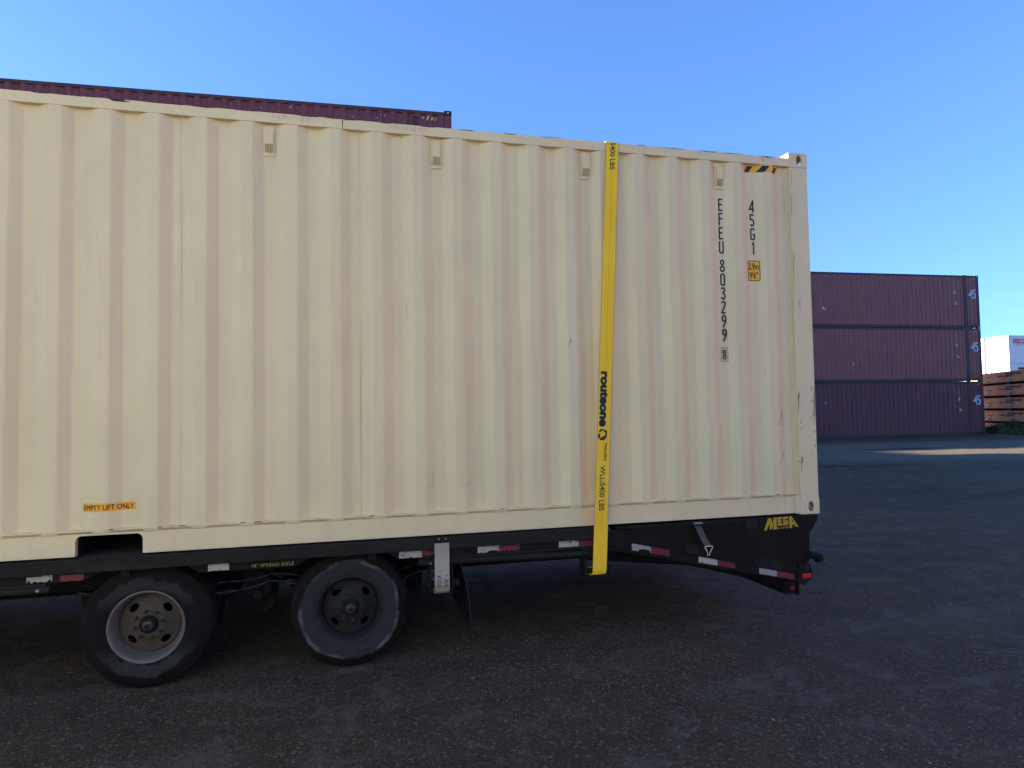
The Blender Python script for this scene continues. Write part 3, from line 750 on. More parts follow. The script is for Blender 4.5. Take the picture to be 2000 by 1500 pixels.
# ------------------------------------------------------------------ flatbed trailer
tr = thing('flatbed_trailer', 'black deckover flatbed trailer with dual wheels carrying the cream container', 'trailer', (-6, 1.219, 0))
YO, YF = -.080, WC+.080
def T(name, mb, mat, parent=tr, bevel=.003, smooth=False, origin=None): return mb.build(name, mat, parent, smooth, bevel, origin)
def trailer():
    # deck
    mb = MB(); n = 14
    for i in range(n):
        a = YO+.03+(YF-YO-.06)*i/n; b = YO+.03+(YF-YO-.06)*(i+1)/n-.006
        mb.box(-12.6, -1.80, a, b, .782, .816)
    T('deck', mb, M['wood'], bevel=0)
    for s in (0, 1):
        f = (lambda y: y) if s == 0 else (lambda y: WC-y)
        def bx(mb, x0, x1, y0, y1, z0, z1, mi=0):
            a, b = sorted((f(y0), f(y1))); mb.box(x0, x1, a, b, z0, z1, mi)
        mb = MB(); bx(mb, -12.6, -1.835, YO, YO+.0095, .752, .831)
        T('rub_rail', mb, M['trailer_worn'])
        mb = MB()
        for x in [-5.44-.585*i for i in range(12, 0, -1)]+[-5.44, -4.855, -4.29, -3.68, -3.075, -2.56, -2.02]:
            mb = MB(); bx(mb, x-.055, x+.055, YO+.0095, YO+.042, .745, .824)
            T('stake_pocket', mb, M['trailer_worn'], bevel=.002)
        # side channel with wheel arches
        mb = MB()
        zb = .698
        arches = ((-5.175, -5.085, -4.605, -4.530), (-3.975, -3.875, -3.385, -3.310))
        xs = [(-12.6, zb)]
        for a in arches: xs += [(a[0], zb), (a[1], .745), (a[2], .747), (a[3], zb)]
        xs += [(-1.86, .690)]
        poly = xs+[(-1.86, .7815), (-12.6, .7815)]
        # split into convex pieces
        tops = .7815
        for (xa, za), (xb, zb2) in zip(xs[:-1], xs[1:]):
            ya, yb = sorted((f(-.038), f(-.030)))
            mb.hexa([(xa, ya, za), (xb, ya, zb2), (xb, yb, zb2), (xa, yb, za), (xa, ya, tops), (xb, ya, tops), (xb, yb, tops), (xa, yb, tops)])
            yc, yd = sorted((f(-.0300), f(.045)))
            mb.hexa([(xa, yc, za), (xb, yc, zb2), (xb, yd, zb2), (xa, yd, za), (xa, yc, za+.008), (xb, yc, zb2+.008), (xb, yd, zb2+.008), (xa, yd, za+.008)])
        T('side_channel', mb, M['trailer'], bevel=0)
    # main I-beams and crossmembers
    for y in (.62, WC-.62):
        mb = MB()
        mb.box(-12.6, -1.5, y-.006, y+.006, .49, .76); mb.box(-12.6, -1.5, y-.06, y+.06, .478, .49); mb.box(-12.6, -1.5, y-.06, y+.06, .76, .772)
        T('frame_beam', mb, M['under'], bevel=0)
    mb = MB()
    for i in range(22):
        x = -12.3+i*.49; mb.box(x-.025, x+.025, -.028, WC+.028, .705 if i % 1 == 0 else .7, .776)
    T('crossmember', mb, M['under'], bevel=0)
    # winch track pipes
    for (a, b) in ((-12.6, -5.345), (-3.18, -1.825)):
        mb = MB(); mb.tube((a, -.045, .665), (b, -.045, .662 if b < -4 else .647), .024, 16)
        mb.box(a+.02, b-.02, -.050, -.036, .684, .698)
        for xx in ([a+.5+i*.9 for i in range(8)] if b < -4 else [a+.25, b-.15]): mb.box(xx-.04, xx+.04, -.06, .10, .672, .694)
        T('winch_track', mb, M['trailer_worn'], smooth=False, bevel=0)
    mb = MB(); mb.tube((-5.40, -.076, .664), (-5.40, -.068, .664), .009, 8); T('bolt', mb, M['steel'], bevel=0)
    mb = MB(); mb.tube((-3.10, -.074, .660), (-3.10, -.066, .660), .006, 8); T('bolt', mb, M['steel'], bevel=0)
    # winches
    def winch(cx, z0, z1, hasspool=True):
        mb = MB()
        for sx in (cx-.075, cx+.075):
            mb.box(sx-.004, sx+.004, -.075, .045, z0, z1)
        mb.box(cx-.079, cx+.079, -.070, .045, z1-.006, z1)
        mb.tube((cx-.095, -.02, z0+.035), (cx+.12, -.02, z0+.035), .020, 12)
        mb.tube((cx+.082, -.02, z0+.035), (cx+.092, -.02, z0+.035), .042, 14)
        mb.tube((cx+.10, -.02, z0+.035), (cx+.125, -.02, z0+.035), .027, 10)
        return T('winch', mb, M['trailer_worn'], bevel=0)
    winch(-1.928, .487, .628); winch(-3.03, .475, .640)
    # strap keeper clip on the rail
    mb = MB(); mb.box(-3.073, -3.066, YO-.006, YO, .752, .838); mb.box(-2.982, -2.975, YO-.006, YO, .752, .838); mb.box(-3.073, -2.975, YO-.008, YO-.006, .815, .838)
    mb.tube((-3.047, YO-.014, .822), (-3.047, YO-.006, .822), .006, 8, 1); mb.tube((-3.000, YO-.014, .822), (-3.000, YO-.006, .822), .006, 8, 1)
    T('strap_keeper', mb, [M['trailer_worn'], M['steel']], bevel=0)
    # wheels
    def ring(mb, prof, c, n=64, mi=0): mb.lathe_y(prof, c, n, mi)
    TR = .378
    def wheel(cx, cy, face, style, inner=False):
        c = (cx, cy, TR+.002)
        loc = (cx+6, cy-1.219, TR+.002)
        d = face    # outward direction along y (-1 = towards camera)
        hub = MB()
        prof = [(.0, -.010*d+.03*0), (.045, -.010*d)]
        yd = .095   # depth of the disc below the rim flange
        def y(k): return -d*k if False else (k if d < 0 else -k)
        # wheel centre disc (part) with hand holes
        n = 48
        disc = MB()
        r0, r1 = .085, .165
        def dep(rr):
            P_ = [(.060, .060), (.092, .062), (.108, .076), (.158, .098), (.178, .101)]
            for (ra, da), (rb, db) in zip(P_[:-1], P_[1:]):
                if rr <= rb: return da+(db-da)*max(0, (rr-ra))/(rb-ra)
            return .101
        def PP(aa, rr): return (c[0]+rr*math.cos(aa), c[1]+y(dep(rr)), c[2]+rr*math.sin(aa))
        disc.lathe_y([(.055, y(.060)), (.092, y(.062)), (.100, y(dep(.100)))], c, n, 0)
        disc.lathe_y([(.168, y(dep(.168))), (.178, y(.101)), (.180, y(.112))], c, n, 0)
        for hh in (R(42), R(132), R(222), R(312)):
            ns = 32; inn, mid_, out2 = [], [], []
            for i in range(ns):
                t_ = 2*math.pi*i/ns; cu_, sv = math.cos(t_), math.sin(t_)
                k = 1/max(abs(cu_), abs(sv))
                out2.append(PP(hh+math.pi/4*cu_*k, .134+.034*sv*k)); inn.append(PP(hh+.235*cu_, .136+.021*sv))
                mid_.append(PP(hh+(.235+(math.pi/4-.235)*.5)*cu_, .1355+.026*sv))
            disc.add(inn+mid_+out2, [(i, (i+1) % ns, ns+(i+1) % ns, ns+i) for i in range(ns)]+[(ns+i, ns+(i+1) % ns, 2*ns+(i+1) % ns, 2*ns+i) for i in range(ns)])
            back = [(q[0], q[1]+y(.008), q[2]) for q in inn]
            disc.add(inn+back, [(i, (i+1) % ns, ns+(i+1) % ns, ns+i) for i in range(ns)])
        disc.lathe_y([(0, y(.02)), (.030, y(.022)), (.042, y(.030)), (.052, y(.040)), (.056, y(.066))], c, 32, 1)
        disc.lathe_y([(.014, y(.017)), (.026, y(.018)), (.030, y(.022))], c, 24, 2)
        disc.tube((c[0], c[1]+y(.016), c[2]), (c[0], c[1]+y(.0225), c[2]), .012, 16, 3)
        for i in range(8):
            a = 2*math.pi*i/8+.2
            px, pz = c[0]+.082*math.cos(a), c[2]+.082*math.sin(a)
            disc.tube((px, c[1]+y(.036), pz), (px, c[1]+y(.066), pz), .0105, 6, 2)
            disc.tube((px, c[1]+y(.028), pz), (px, c[1]+y(.036), pz), .006, 8, 2)
        disc.fix = False
        root_o = (loc[0], loc[1], loc[2])
        wd = disc.build('wheel', [M['rimdisc'] if style == 'plain' else M['rimdark'], M['under'], M['nut'], M['black']], tr, True, 0, root_o)
        rim = MB()
        rim.lathe_y([(.216, y(.022)), (.223, y(.006)), (.221, y(.0005)), (.213, y(0)), (.206, y(.007)), (.203, y(.016)), (.196, y(.030)), (.192, y(.046)), (.189, y(.060)), (.184, y(.085)), (.179, y(.112)), (.179, y(.17)), (.19, y(.19))], c, 72)
        rim.build('rim', M['rimgrey'] if style == 'plain' else M['rimdark'], wd, True, 0, root_o)
        ty = MB()
        P = [(.219, .004), (.228, -.004), (.243, -.006), (.262, -.010), (.285, -.013), (.305, -.012), (.322, -.008), (.335, -.002), (.343, .003), (.346, .006), (.352, .008), (.362, .013), (.368, .020), (.374, .034)]
        P2 = []
        for (ra, rb) in ((.378, 0), ):
            ys = .040
            for k in range(5):
                P2 += [(.378, ys), (.378, ys+.022), (.370, ys+.024), (.370, ys+.029)]; ys += .031
        P3 = [(.378, .192), (.374, .196), (.366, .210), (.345, .224), (.30, .232), (.24, .226), (.219, .216)]
        pr = [(a, y(b)) for a, b in P+P2+P3]
        ty.lathe_y(pr, c, 96)
        # shoulder sipes
        for i in range(96):
            a = 2*math.pi*i/96; ca, sa = math.cos(a), math.sin(a)
            q = []
            for (rr, yy, da) in ((.3765, .034, -.012), (.3765, .034, .012), (.3695, .016, .012), (.3695, .016, -.012)):
                aa = a+da; q.append((c[0]+(rr+.0018)*math.cos(aa), c[1]+y(yy-.0018), c[2]+(rr+.0018)*math.sin(aa)))
            ty.add(q, [(0, 1, 2, 3)])
        ty.fix = False
        ty.build('tyre', M['tyre_plain'] if style == 'plain' else M['tyre_ring'], wd, True, 0, root_o)
        return wd
    for cx, st in ((-4.843, 'plain'), (-3.622, 'ring')):
        w1 = wheel(cx, .008, -1, st)
        w1['label'] = 'wheel with a pale grey rim ring and rusty brown centre' if st == 'plain' else 'wheel with a dark rim and a pale scrubbed tyre sidewall'
        wheel(cx, .262, -1, 'plain'); wheel(cx, WC-.008, 1, 'plain'); wheel(cx, WC-.262, 1, 'plain')
        mb = MB(); mb.tube((cx, .20, .36), (cx, WC-.20, .36), .062, 16)
        mb.tube((cx, .48, .36), (cx, .52, .36), .16, 24)
        T('axle', mb, M['under'], bevel=0)
    # suspension: hangers, leaf springs, equaliser
    for y in (.62, WC-.62):
        for cx in (-4.843, -3.622):
            mb = MB()
            pts = [(cx-.42+.84*i/14, y, .43+.05*math.cos((i/14-.5)*2.4)) for i in range(15)]
            for a, b in zip(pts[:-1], pts[1:]):
                mb.hexa([(a[0], y-.038, a[2]-.03), (b[0], y-.038, b[2]-.03), (b[0], y+.038, b[2]-.03), (a[0], y+.038, a[2]-.03), (a[0], y-.038, a[2]+.02), (b[0], y-.038, b[2]+.02), (b[0], y+.038, b[2]+.02), (a[0], y+.038, a[2]+.02)])
            mb.box(cx-.08, cx+.08, y-.06, y+.06, .30, .40)
            T('leaf_spring', mb, M['under'], bevel=0)
        for cx in (-5.32, -4.232, -3.15):
            mb = MB()
            wv = .085 if cx == -4.232 else .05
            mb.prism([(cx-wv*1.3, .49), (cx+wv*1.3, .49), (cx+wv, .33), (cx+wv*.4, .26), (cx-wv*.4, .26), (cx-wv, .33)], 'y', y-.07, y+.07)
            mb.tube((cx, y-.09, .36), (cx, y-.07, .36), .035, 14)
            T('spring_hanger', mb, M['under'], bevel=0)
        mb = MB(); cx = -4.232; yy = .38 if y < 1 else WC-.38
        mb.prism([(cx-.10, .70), (cx+.10, .70), (cx+.085, .47), (cx+.05, .42), (cx-.05, .42), (cx-.085, .47)], 'y', yy-.02, yy+.02)
        mb.tube((cx, yy-.05, .55), (cx, yy-.02, .55), .062, 20); mb.tube((cx, yy-.07, .45), (cx, yy-.02, .45), .03, 12)
        T('equaliser', mb, M['under'], bevel=.003)
    # brake chambers and air hoses
    for cx in (-4.843, -3.622):
        for y in (.80, WC-.80):
            mb = MB(); mb.tube((cx+.10, y, .47), (cx+.26, y, .50), .075, 20); mb.tube((cx+.26, y, .50), (cx+.33, y, .513), .06, 20); mb.tube((cx+.02, y, .455), (cx+.10, y, .47), .014, 8)
            T('brake_chamber', mb, M['under'], bevel=.004)
    for y, z0, sag in ((.10, .60, .10), (.16, .63, .07), (.34, .58, .16)):
        mb = MB(); pts = []
        for i in range(25):
            t = i/24; pts.append((-5.25+2.25*t, y+.05*math.sin(t*9), z0-sag*abs(math.sin(t*6.28))-.01*math.sin(t*31)))
        mb.path(pts, .008, 6); T('air_hose', mb, M['black'], bevel=0, smooth=True)
    # mud flaps: hang behind the duals, lower edge blown backwards
    for s in (0, 1):
        ya, yb = (.03, .82) if s == 0 else (WC-.82, WC-.03)
        mb = MB(); n = 10; th = .010
        pts = []
        for i in range(n+1):
            t = i/n; pts.append((-2.905+.085*math.sin(t*1.7), .70-.515*t))
        for (xa, za), (xb, zb) in zip(pts[:-1], pts[1:]):
            mb.hexa([(xb, ya, zb), (xb+th, ya, zb), (xb+th, yb, zb), (xb, yb, zb), (xa, ya, za), (xa+th, ya, za), (xa+th, yb, za), (xa, yb, za)])
        T('mud_flap', mb, M['rubberflap'], bevel=0)
    # dovetail side rails
    for s in (0, 1):
        f = (lambda y: y) if s == 0 else (lambda y: WC-y)
        mb = MB()
        top_ = [(-1.865, .790), (-1.72, .795), (-.285, .470)]; bot = [(-1.865, .675), (-1.70, .650), (-.285, .333)]
        for i in range(2):
            (xa, za), (xb, zb) = bot[i], bot[i+1]; (xc, zc), (xd, zd) = top_[i], top_[i+1]
            ya, yb = sorted((f(YO+.004), f(YO+.012)))
            mb.hexa([(xa, ya, za), (xb, ya, zb), (xb, yb, zb), (xa, yb, za), (xc, ya, zc), (xd, ya, zd), (xd, yb, zd), (xc, yb, zc)])
            ya, yb = sorted((f(YO+.004), f(YO+.06)))
            mb.hexa([(xa, ya, za-.008), (xb, ya, zb-.008), (xb, yb, zb-.008), (xa, yb, za-.008), (xa, ya, za), (xb, ya, zb), (xb, yb, zb), (xa, yb, za)])
            mb.hexa([(xc, ya, zc), (xd, ya, zd), (xd, yb, zd), (xc, yb, zc), (xc, ya, zc+.008), (xd, ya, zd+.008), (xd, yb, zd+.008), (xc, yb, zc+.008)])
        T('dovetail_rail', mb, M['trailer'], bevel=.002)
        # raised rub strip with pockets along the slope
        mb = MB()
        def sp(x, up): return .470+(x+.285)*(-.2265)+up
        for (x0, x1) in ((-1.26, -.30), ):
            ya, yb = sorted((f(YO-.002), f(YO+.0035)))
            mb.hexa([(x0, ya, sp(x0, -.085)), (x1, ya, sp(x1, -.085)), (x1, yb, sp(x1, -.085)), (x0, yb, sp(x0, -.085)), (x0, ya, sp(x0, -.012)), (x1, ya, sp(x1, -.012)), (x1, yb, sp(x1, -.012)), (x0, yb, sp(x0, -.012))])
        T('rub_rail', mb, M['trailer'], bevel=.002)
        for (x0, x1) in ((-1.22, -1.12), (-.52, -.42)):
            mb = MB(); ya, yb = sorted((f(YO-.006), f(YO-.002)))
            mb.hexa([(x0, ya, sp(x0, -.075)), (x1, ya, sp(x1, -.075)), (x1, yb, sp(x1, -.075)), (x0, yb, sp(x0, -.075)), (x0, ya, sp(x0, -.020)), (x1, ya, sp(x1, -.020)), (x1, yb, sp(x1, -.020)), (x0, yb, sp(x0, -.020))])
            T('stake_pocket', mb, M['trailer_worn'], bevel=0)
        ya, yb = sorted((f(YO-.012), f(YO+.002)))
        mb = MB(); mb.tube((-1.378, ya, .705), (-1.378, yb, .705), .016, 14)
        mb.tube((-1.373, ya-.004 if s == 0 else yb+.004, .707), (-1.373, ya, .707), .007, 8)
        T('bolt', mb, M['trailer_worn'], bevel=0)
        mb = MB(); mb.tube((-.66, ya+.006, .535), (-.66, yb, .500), .02, 12)
        T('bolt', mb, M['trailer_worn'], bevel=0)
        # inner tapering beam under the dovetail
        mb = MB()
        ya, yb = sorted((f(.30), f(.32)))
        mb.prism([(-1.86, .70), (-.42, .40), (-.30, .24), (-.40, .26), (-1.0, .42), (-1.86, .52)], 'y', ya, yb)
        T('frame_beam', mb, M['under'], bevel=0)
    mb = MB()
    mb.hexa([(-1.86, -.02, .665), (-.30, -.02, .325), (-.30, WC+.02, .325), (-1.86, WC+.02, .665), (-1.86, -.02, .70), (-.30, -.02, .36), (-.30, WC+.02, .36), (-1.86, WC+.02, .70)])
    T('dovetail_floor', mb, M['under'], bevel=0)
    # rear bumper box with marker lamp, tail light housing
    mb = MB(); mb.box(-.395, -.290, -.070, WC+.07, .236, .330)
    mb.box(-.288, -.272, -.083, WC+.083, .222, .425)
    T('rear_bumper', mb, M['trailer'], bevel=.004)
    for s in (0, 1):
        sg = -1 if s == 0 else 1; yy = YO if s == 0 else WC+.08
        mb = MB()
        mb.tube((-.343, yy+.005*(-sg), .288), (-.343, yy+.008*sg, .288), .030, 20); mb.tube((-.343, yy+.008*sg, .288), (-.343, yy+.014*sg, .288), .019, 20, 1)
        T('marker_lamp', mb, [M['trailer'], M['redlens_dim']], bevel=0)
        mb = MB()
        ya, yb = sorted((yy, yy-sg*.11))
        pts = [(-.270, .310), (-.270, .455)]+[(-.205+.048*math.cos(R(a)), .420+.040*math.sin(R(a))) for a in range(100, -1, -20)]+[(-.155, .345), (-.225, .295)]
        mb.prism(pts, 'y', ya, yb)
        mb.tube((-.205, yy+sg*.001, .425), (-.205, yy+sg*.004, .425), .026, 18, 1)
        T('tail_light_housing', mb, [M['trailer'], M['black']], bevel=.003)
        mb = MB(); ya, yb = sorted((yy+sg*.0005, yy+sg*.010)); mb.box(-.246, -.168, ya, yb, .346, .384)
        T('tail_light', mb, M['redlens'], bevel=.007)
    # upturned ramp: deep side plate level with the deck
    for s in (0, 1):
        f = (lambda y: y) if s == 0 else (lambda y: WC-y)
        mb = MB()
        ya, yb = sorted((f(-.058), f(-.046)))
        P = [(-1.70, .775), (-1.60, .816), (-.062, .822), (-.085, .770), (-.150, .680), (-.160, .47), (-.30, .40), (-1.70, .72)]
        mb.prism([P[0], P[1], P[2], P[3], P[4], P[5], P[6], P[7]], 'y', ya, yb)
        if s == 0: mb.box(-1.55, -.75, -.064, -.058, .790, .801)
        T('ramp_side', mb, M['ramp'], bevel=0)
    mb = MB(); mb.hexa([(-1.75, -.046, .800), (-.07, -.046, .806), (-.07, WC+.046, .806), (-1.75, WC+.046, .800), (-1.75, -.046, .815), (-.07, -.046, .818), (-.07, WC+.046, .818), (-1.75, WC+.046, .815)])
    mb.box(-.165, -.15, -.045, WC+.045, .47, .67)
    T('ramp_deck', mb, M['ramp'], bevel=0)
    mb = MB(); mb.box(-.715, -.615, -.066, -.058, .742, .815, 0); mb.tube((-.650, -.074, .785), (-.650, -.066, .785), .014, 12); mb.box(-.705, -.66, -.069, -.066, .752, .805)
    T('ramp_latch', mb, M['trailer_worn'], bevel=.002)
    mb = MB()
    mb.tube((-.16, -.06, .520), (-.075, -.06, .500), .030, 12); mb.tube((-.100, -.062, .49), (-.060, -.062, .49), .036, 8)
    T('ramp_hinge_pin', mb, M['under'], bevel=0)
    # MEGA RAMP lettering
    mb = MB()
    def F(u, v): return (u, -.0600, v)
    # drawn on a 12 x 4 grid, x 0..12, y 0..4
    G = [
        [(0, 0), (.85, 0), (2.1, 2.5), (1.9, .2), (2.75, .2), (3.5, 2.3), (3.2, 0), (4.3, 0), (4.5, 4), (3.5, 4), (2.75, 1.9), (2.65, 4), (1.5, 4)],
        [(4.75, 4), (6.35, 4), (6.35, 3.3), (5.55, 3.3), (5.55, 2.9), (6.2, 2.9), (6.2, 2.3), (5.55, 2.3), (5.55, 1.85), (6.35, 1.85), (6.35, 1.15), (4.75, 1.15)],
        [(6.6, 4), (8.3, 4), (8.3, 3.2), (7.4, 3.2), (7.4, 1.85), (7.65, 1.85), (7.65, 2.2), (7.5, 2.2), (7.5, 2.75), (8.4, 2.75), (8.4, 1.15), (6.6, 1.15)],
        [(8.65, 4), (9.55, 4), (12, .25), (10.9, .25), (10.45, 1.1), (9.75, 1.1), (9.75, 0), (8.9, 0)],
    ]
    sx = (-.245+.551)/12
    for q in G: mb.add([F(-.551+a*sx, .728+b*.0225+a*.0006) for a, b in q], [tuple(range(len(q)))])
    mb.add([(-.551+a*sx, -.0604, .728+b*.0225+a*.0006) for a, b in ((9.55, 2.0), (9.75, 2.9), (10.15, 2.1))], [(0, 1, 2)], 1)
    bm = fit_bm(text_bm('RAMP', .1, 1, 0, spacing=1.1), -.437, -.330, .731, .749)
    bm_to_mb(bm, mb, F)
    mb.fix = False; T('ramp_lettering', mb, [M['gold'], M['black']], bevel=0)
    # side lettering
    mb = MB(); bm = fit_bm(text_bm('48" SPREAD AXLE', .1, 1, 0, spacing=1.08), -4.232, -3.975, .7075, .729)
    thick(bm, mb, lambda u, v: (u, -.0396, v), (), 0, .0008, .0006, 2); mb.fix = False
    T('side_lettering', mb, M['gold_faded'], bevel=0)
    # reflective tapes
    rnd = random.Random(2)
    def torn(x0, x1, z0, z1, y, mat, name='reflective_tape', eat=0.0, slope=0.0, cut=None):
        mb = MB(); n = 18; topv, botv = [], []
        for i in range(n+1):
            t = i/n; x = x0+(x1-x0)*t; s_ = slope*(x-x0)
            e = eat*(rnd.random()**2)*(z1-z0) if 0 < i < n else 0
            if cut and cut[0] < t < cut[1]: e += cut[2]*(z1-z0)*(.6+.4*math.sin((t-cut[0])/(cut[1]-cut[0])*3.14))*rnd.uniform(.8, 1.1)
            topv.append((x, y, z1+s_)); botv.append((x, y, min(z1, z0+e)+s_))
        for i in range(n): mb.add([botv[i], botv[i+1], topv[i+1], topv[i]], [(0, 1, 2, 3)])
        mb.fix = False; T(name, mb, mat, bevel=0)
    y1 = -.0392; W, Rd, WC_ = M['tapew'], M['taper'], M['tapew_clean']
    torn(-5.469, -5.337, .703, .750, y1, W, eat=.35); torn(-5.295, -5.172, .700, .738, y1, Rd, eat=.25)
    torn(-4.483, -4.362, .702, .766, y1, W, eat=.08); torn(-3.306, -3.155, .700, .7495, y1, W, eat=.05); torn(-3.152, -3.075, .700, .744, y1, Rd, eat=.5)
    torn(-2.773, -2.622, .700, .7495, y1, W, eat=.1, cut=(.45, 1.0, .30)); torn(-2.620, -2.475, .700, .7495, y1, Rd, eat=.4)
    torn(-2.190, -2.040, .700, .7495, y1, W, eat=.1); torn(-2.038, -1.90, .694, .7485, y1, Rd, eat=.1)
    y2 = YO+.0028
    torn(-1.650, -1.502, .654, .703, y2, WC_, eat=.1, slope=-.222, cut=(.35, .95, .5)); torn(-1.500, -1.356, .621, .669, y2, Rd, eat=.1, slope=-.222)
    y3 = YO+.0028
    torn(-1.121, -.966, .531, .574, y3, W, eat=.0, slope=-.222); torn(-.964, -.818, .496, .539, y3, Rd, slope=-.222)
    torn(-.616, -.464, .411, .455, y3, WC_, slope=-.222); torn(-.462, -.312, .377, .420, y3, Rd, slope=-.222)
trailer()

# ------------------------------------------------------------------ yellow cargo strap
def ribbon(mb, C, W, th, mi=0):
    """C: list of (centre, across-vector) ; flat webbing of thickness th"""
    n = len(C)
    vs = []
    for i, (c, a) in enumerate(C):
        c = Vector(c); a = Vector(a).normalized()
        d = (Vector(C[min(i+1, n-1)][0])-Vector(C[max(i-1, 0)][0])).normalized()
        nn = a.cross(d).normalized()
        for su, sn in ((-1, -1), (1, -1), (1, 1), (-1, 1)): vs.append(c+a*su*W/2+nn*sn*th/2)
    fs = [(0, 1, 2, 3), (4*n-1, 4*n-2, 4*n-3, 4*n-4)]
    for i in range(n-1):
        for k in range(4): fs.append((4*i+k, 4*i+(k+1) % 4, 4*i+4+(k+1) % 4, 4*i+4+k))
    mb.add(vs, fs, mi)
def strap():
    def cy(z): return -.012-.083*(3.665-z)/(3.665-.83) if z > .83 else -.095-.008*(.83-z)/.3
    def cx(z): return -1.6985-(3.66-z)*(-1.6985+1.9135)/(3.66-.505)
    root = thing('cargo_strap', 'yellow webbing strap running down over the cream container to the trailer winch', 'strap', (-1.75, -.05, 0))
    pts = []
    for y in (WC+.012, ):
        for z in (.9, 1.8, 2.7, 3.62): pts.append(((-1.70, WC+.085-.07*(z-.9)/2.72, z), (1, 0, 0)))
    pts += [((-1.70, WC-.03, 3.675), (1, 0, 0)), ((-1.70, WC*.75, 3.680), (1, 0, 0)), ((-1.70, WC*.5, 3.682), (1, 0, 0)), ((-1.6985, WC*.25, 3.680), (1, 0, 0)), ((-1.6985, .03, 3.675), (1, 0, 0)), ((-1.6985, .001, 3.6725), (1, 0, 0)), ((-1.6985, -.007, 3.668), (1, 0, 0))]
    z = 3.655
    while z > .53:
        pts.append(((cx(z), cy(z), z), (1, 0, .068))); z -= .12
    pts += [((cx(.53), -.101, .53), (1, 0, .05)), ((-1.915, -.098, .512), (1, 0, .04)), ((-1.915, -.080, .502), (1, 0, 0)), ((-1.915, -.05, .499), (1, 0, 0)), ((-1.915, -.02, .500), (1, 0, 0)), ((-1.92, .005, .505), (1, 0, 0)), ((-1.92, .01, .53), (1, 0, 0)), ((-1.92, -.03, .545), (1, 0, 0))]
    mb = MB(); ribbon(mb, pts, .104, .003)
    mb.fix = True; mb.build('webbing', M['strap'], root)
    # printing and edge stitching, on a frame (s along the strap downwards, t across)
    A = Vector((cx(3.65), cy(3.65), 3.65)); B = Vector((cx(.9), cy(.9), .9)); dn = (B-A).normalized()
    ac = Vector((1, 0, .068)).normalized(); nn = ac.cross(dn).normalized()
    if nn.y > 0: nn = -nn
    def SF(sz, t): # sz: world z of the text line, t: across to the right
        zc = sz; return Vector((cx(zc), cy(zc), zc))+ac*t+nn*.0022
    mk = MB()
    def put(body, z0, z1, t0, t1, bold, shear=0, spacing=1.0):
        mk = MB(); mk.fix = False
        """reads downward, letter tops to the right: u -> down, v -> right"""
        bm = fit_bm(text_bm(body, .1, 1, bold, shear=shear, spacing=spacing), 0, z0-z1, t0, t1)
        thick(bm, mk, lambda u, v: SF(z0-u, v), [k*.1 for k in range(1, 8)], 0, bold, bold, 6 if bold > .002 else 2)
        mk.build('printed_lettering', M['black'], root)
    put('5400 LBS', 3.664, 3.458, -.016, .022, .0009)
    put('routeone', 1.950, 1.552, -.037, .021, .0030, .15, 1.0)
    put('TRAILERS', 1.432, 1.302, .008, .026, .0010)
    put('WLL:5400 LBS', 1.268, .952, -.020, .020, .0009)
    # emblem
    e0, e1 = 1.536, 1.452
    def E(u, v): return SF(e0-u*(e0-e1), -.044+v*.068)
    for q in ([(0, .30), (.30, .0), (.30, .28), (.12, .42)], [(.0, .30), (.12, .42), (.45, 1), (.22, 1)], [(.22, 1), (.78, 1), (.66, .80), (.34, .80)], [(.78, 1), (1, .72), (.80, .30), (.62, .70)],
              [(.42, 0), (.80, 0), (.80, .24), (.42, .24)], [(1, .72), (1, .30), (.86, .10), (.80, .30)]):
        mk.add([E(*a) for a in q], [(0, 1, 2, 3)])
    mk.fix = False; mk.build('printed_emblem', M['black'], root)
    mk = MB()
    for t, w_ in ((-.0512, .0018), (.0512, .0018), (0, .0008)):
        z = 3.66
        while z > .93:
            z2 = z-.1; mk.add([SF(z, t-w_), SF(z, t+w_), SF(z2, t+w_), SF(z2, t-w_)], [(0, 1, 2, 3)], 0 if abs(t) > .01 else 1); z = z2
    mk.fix = False; mk.build('edge_stitching', [M['scuff'], paint('dark_yellow_thread', (.38, .25, .02), .8, .1)], root)
strap()
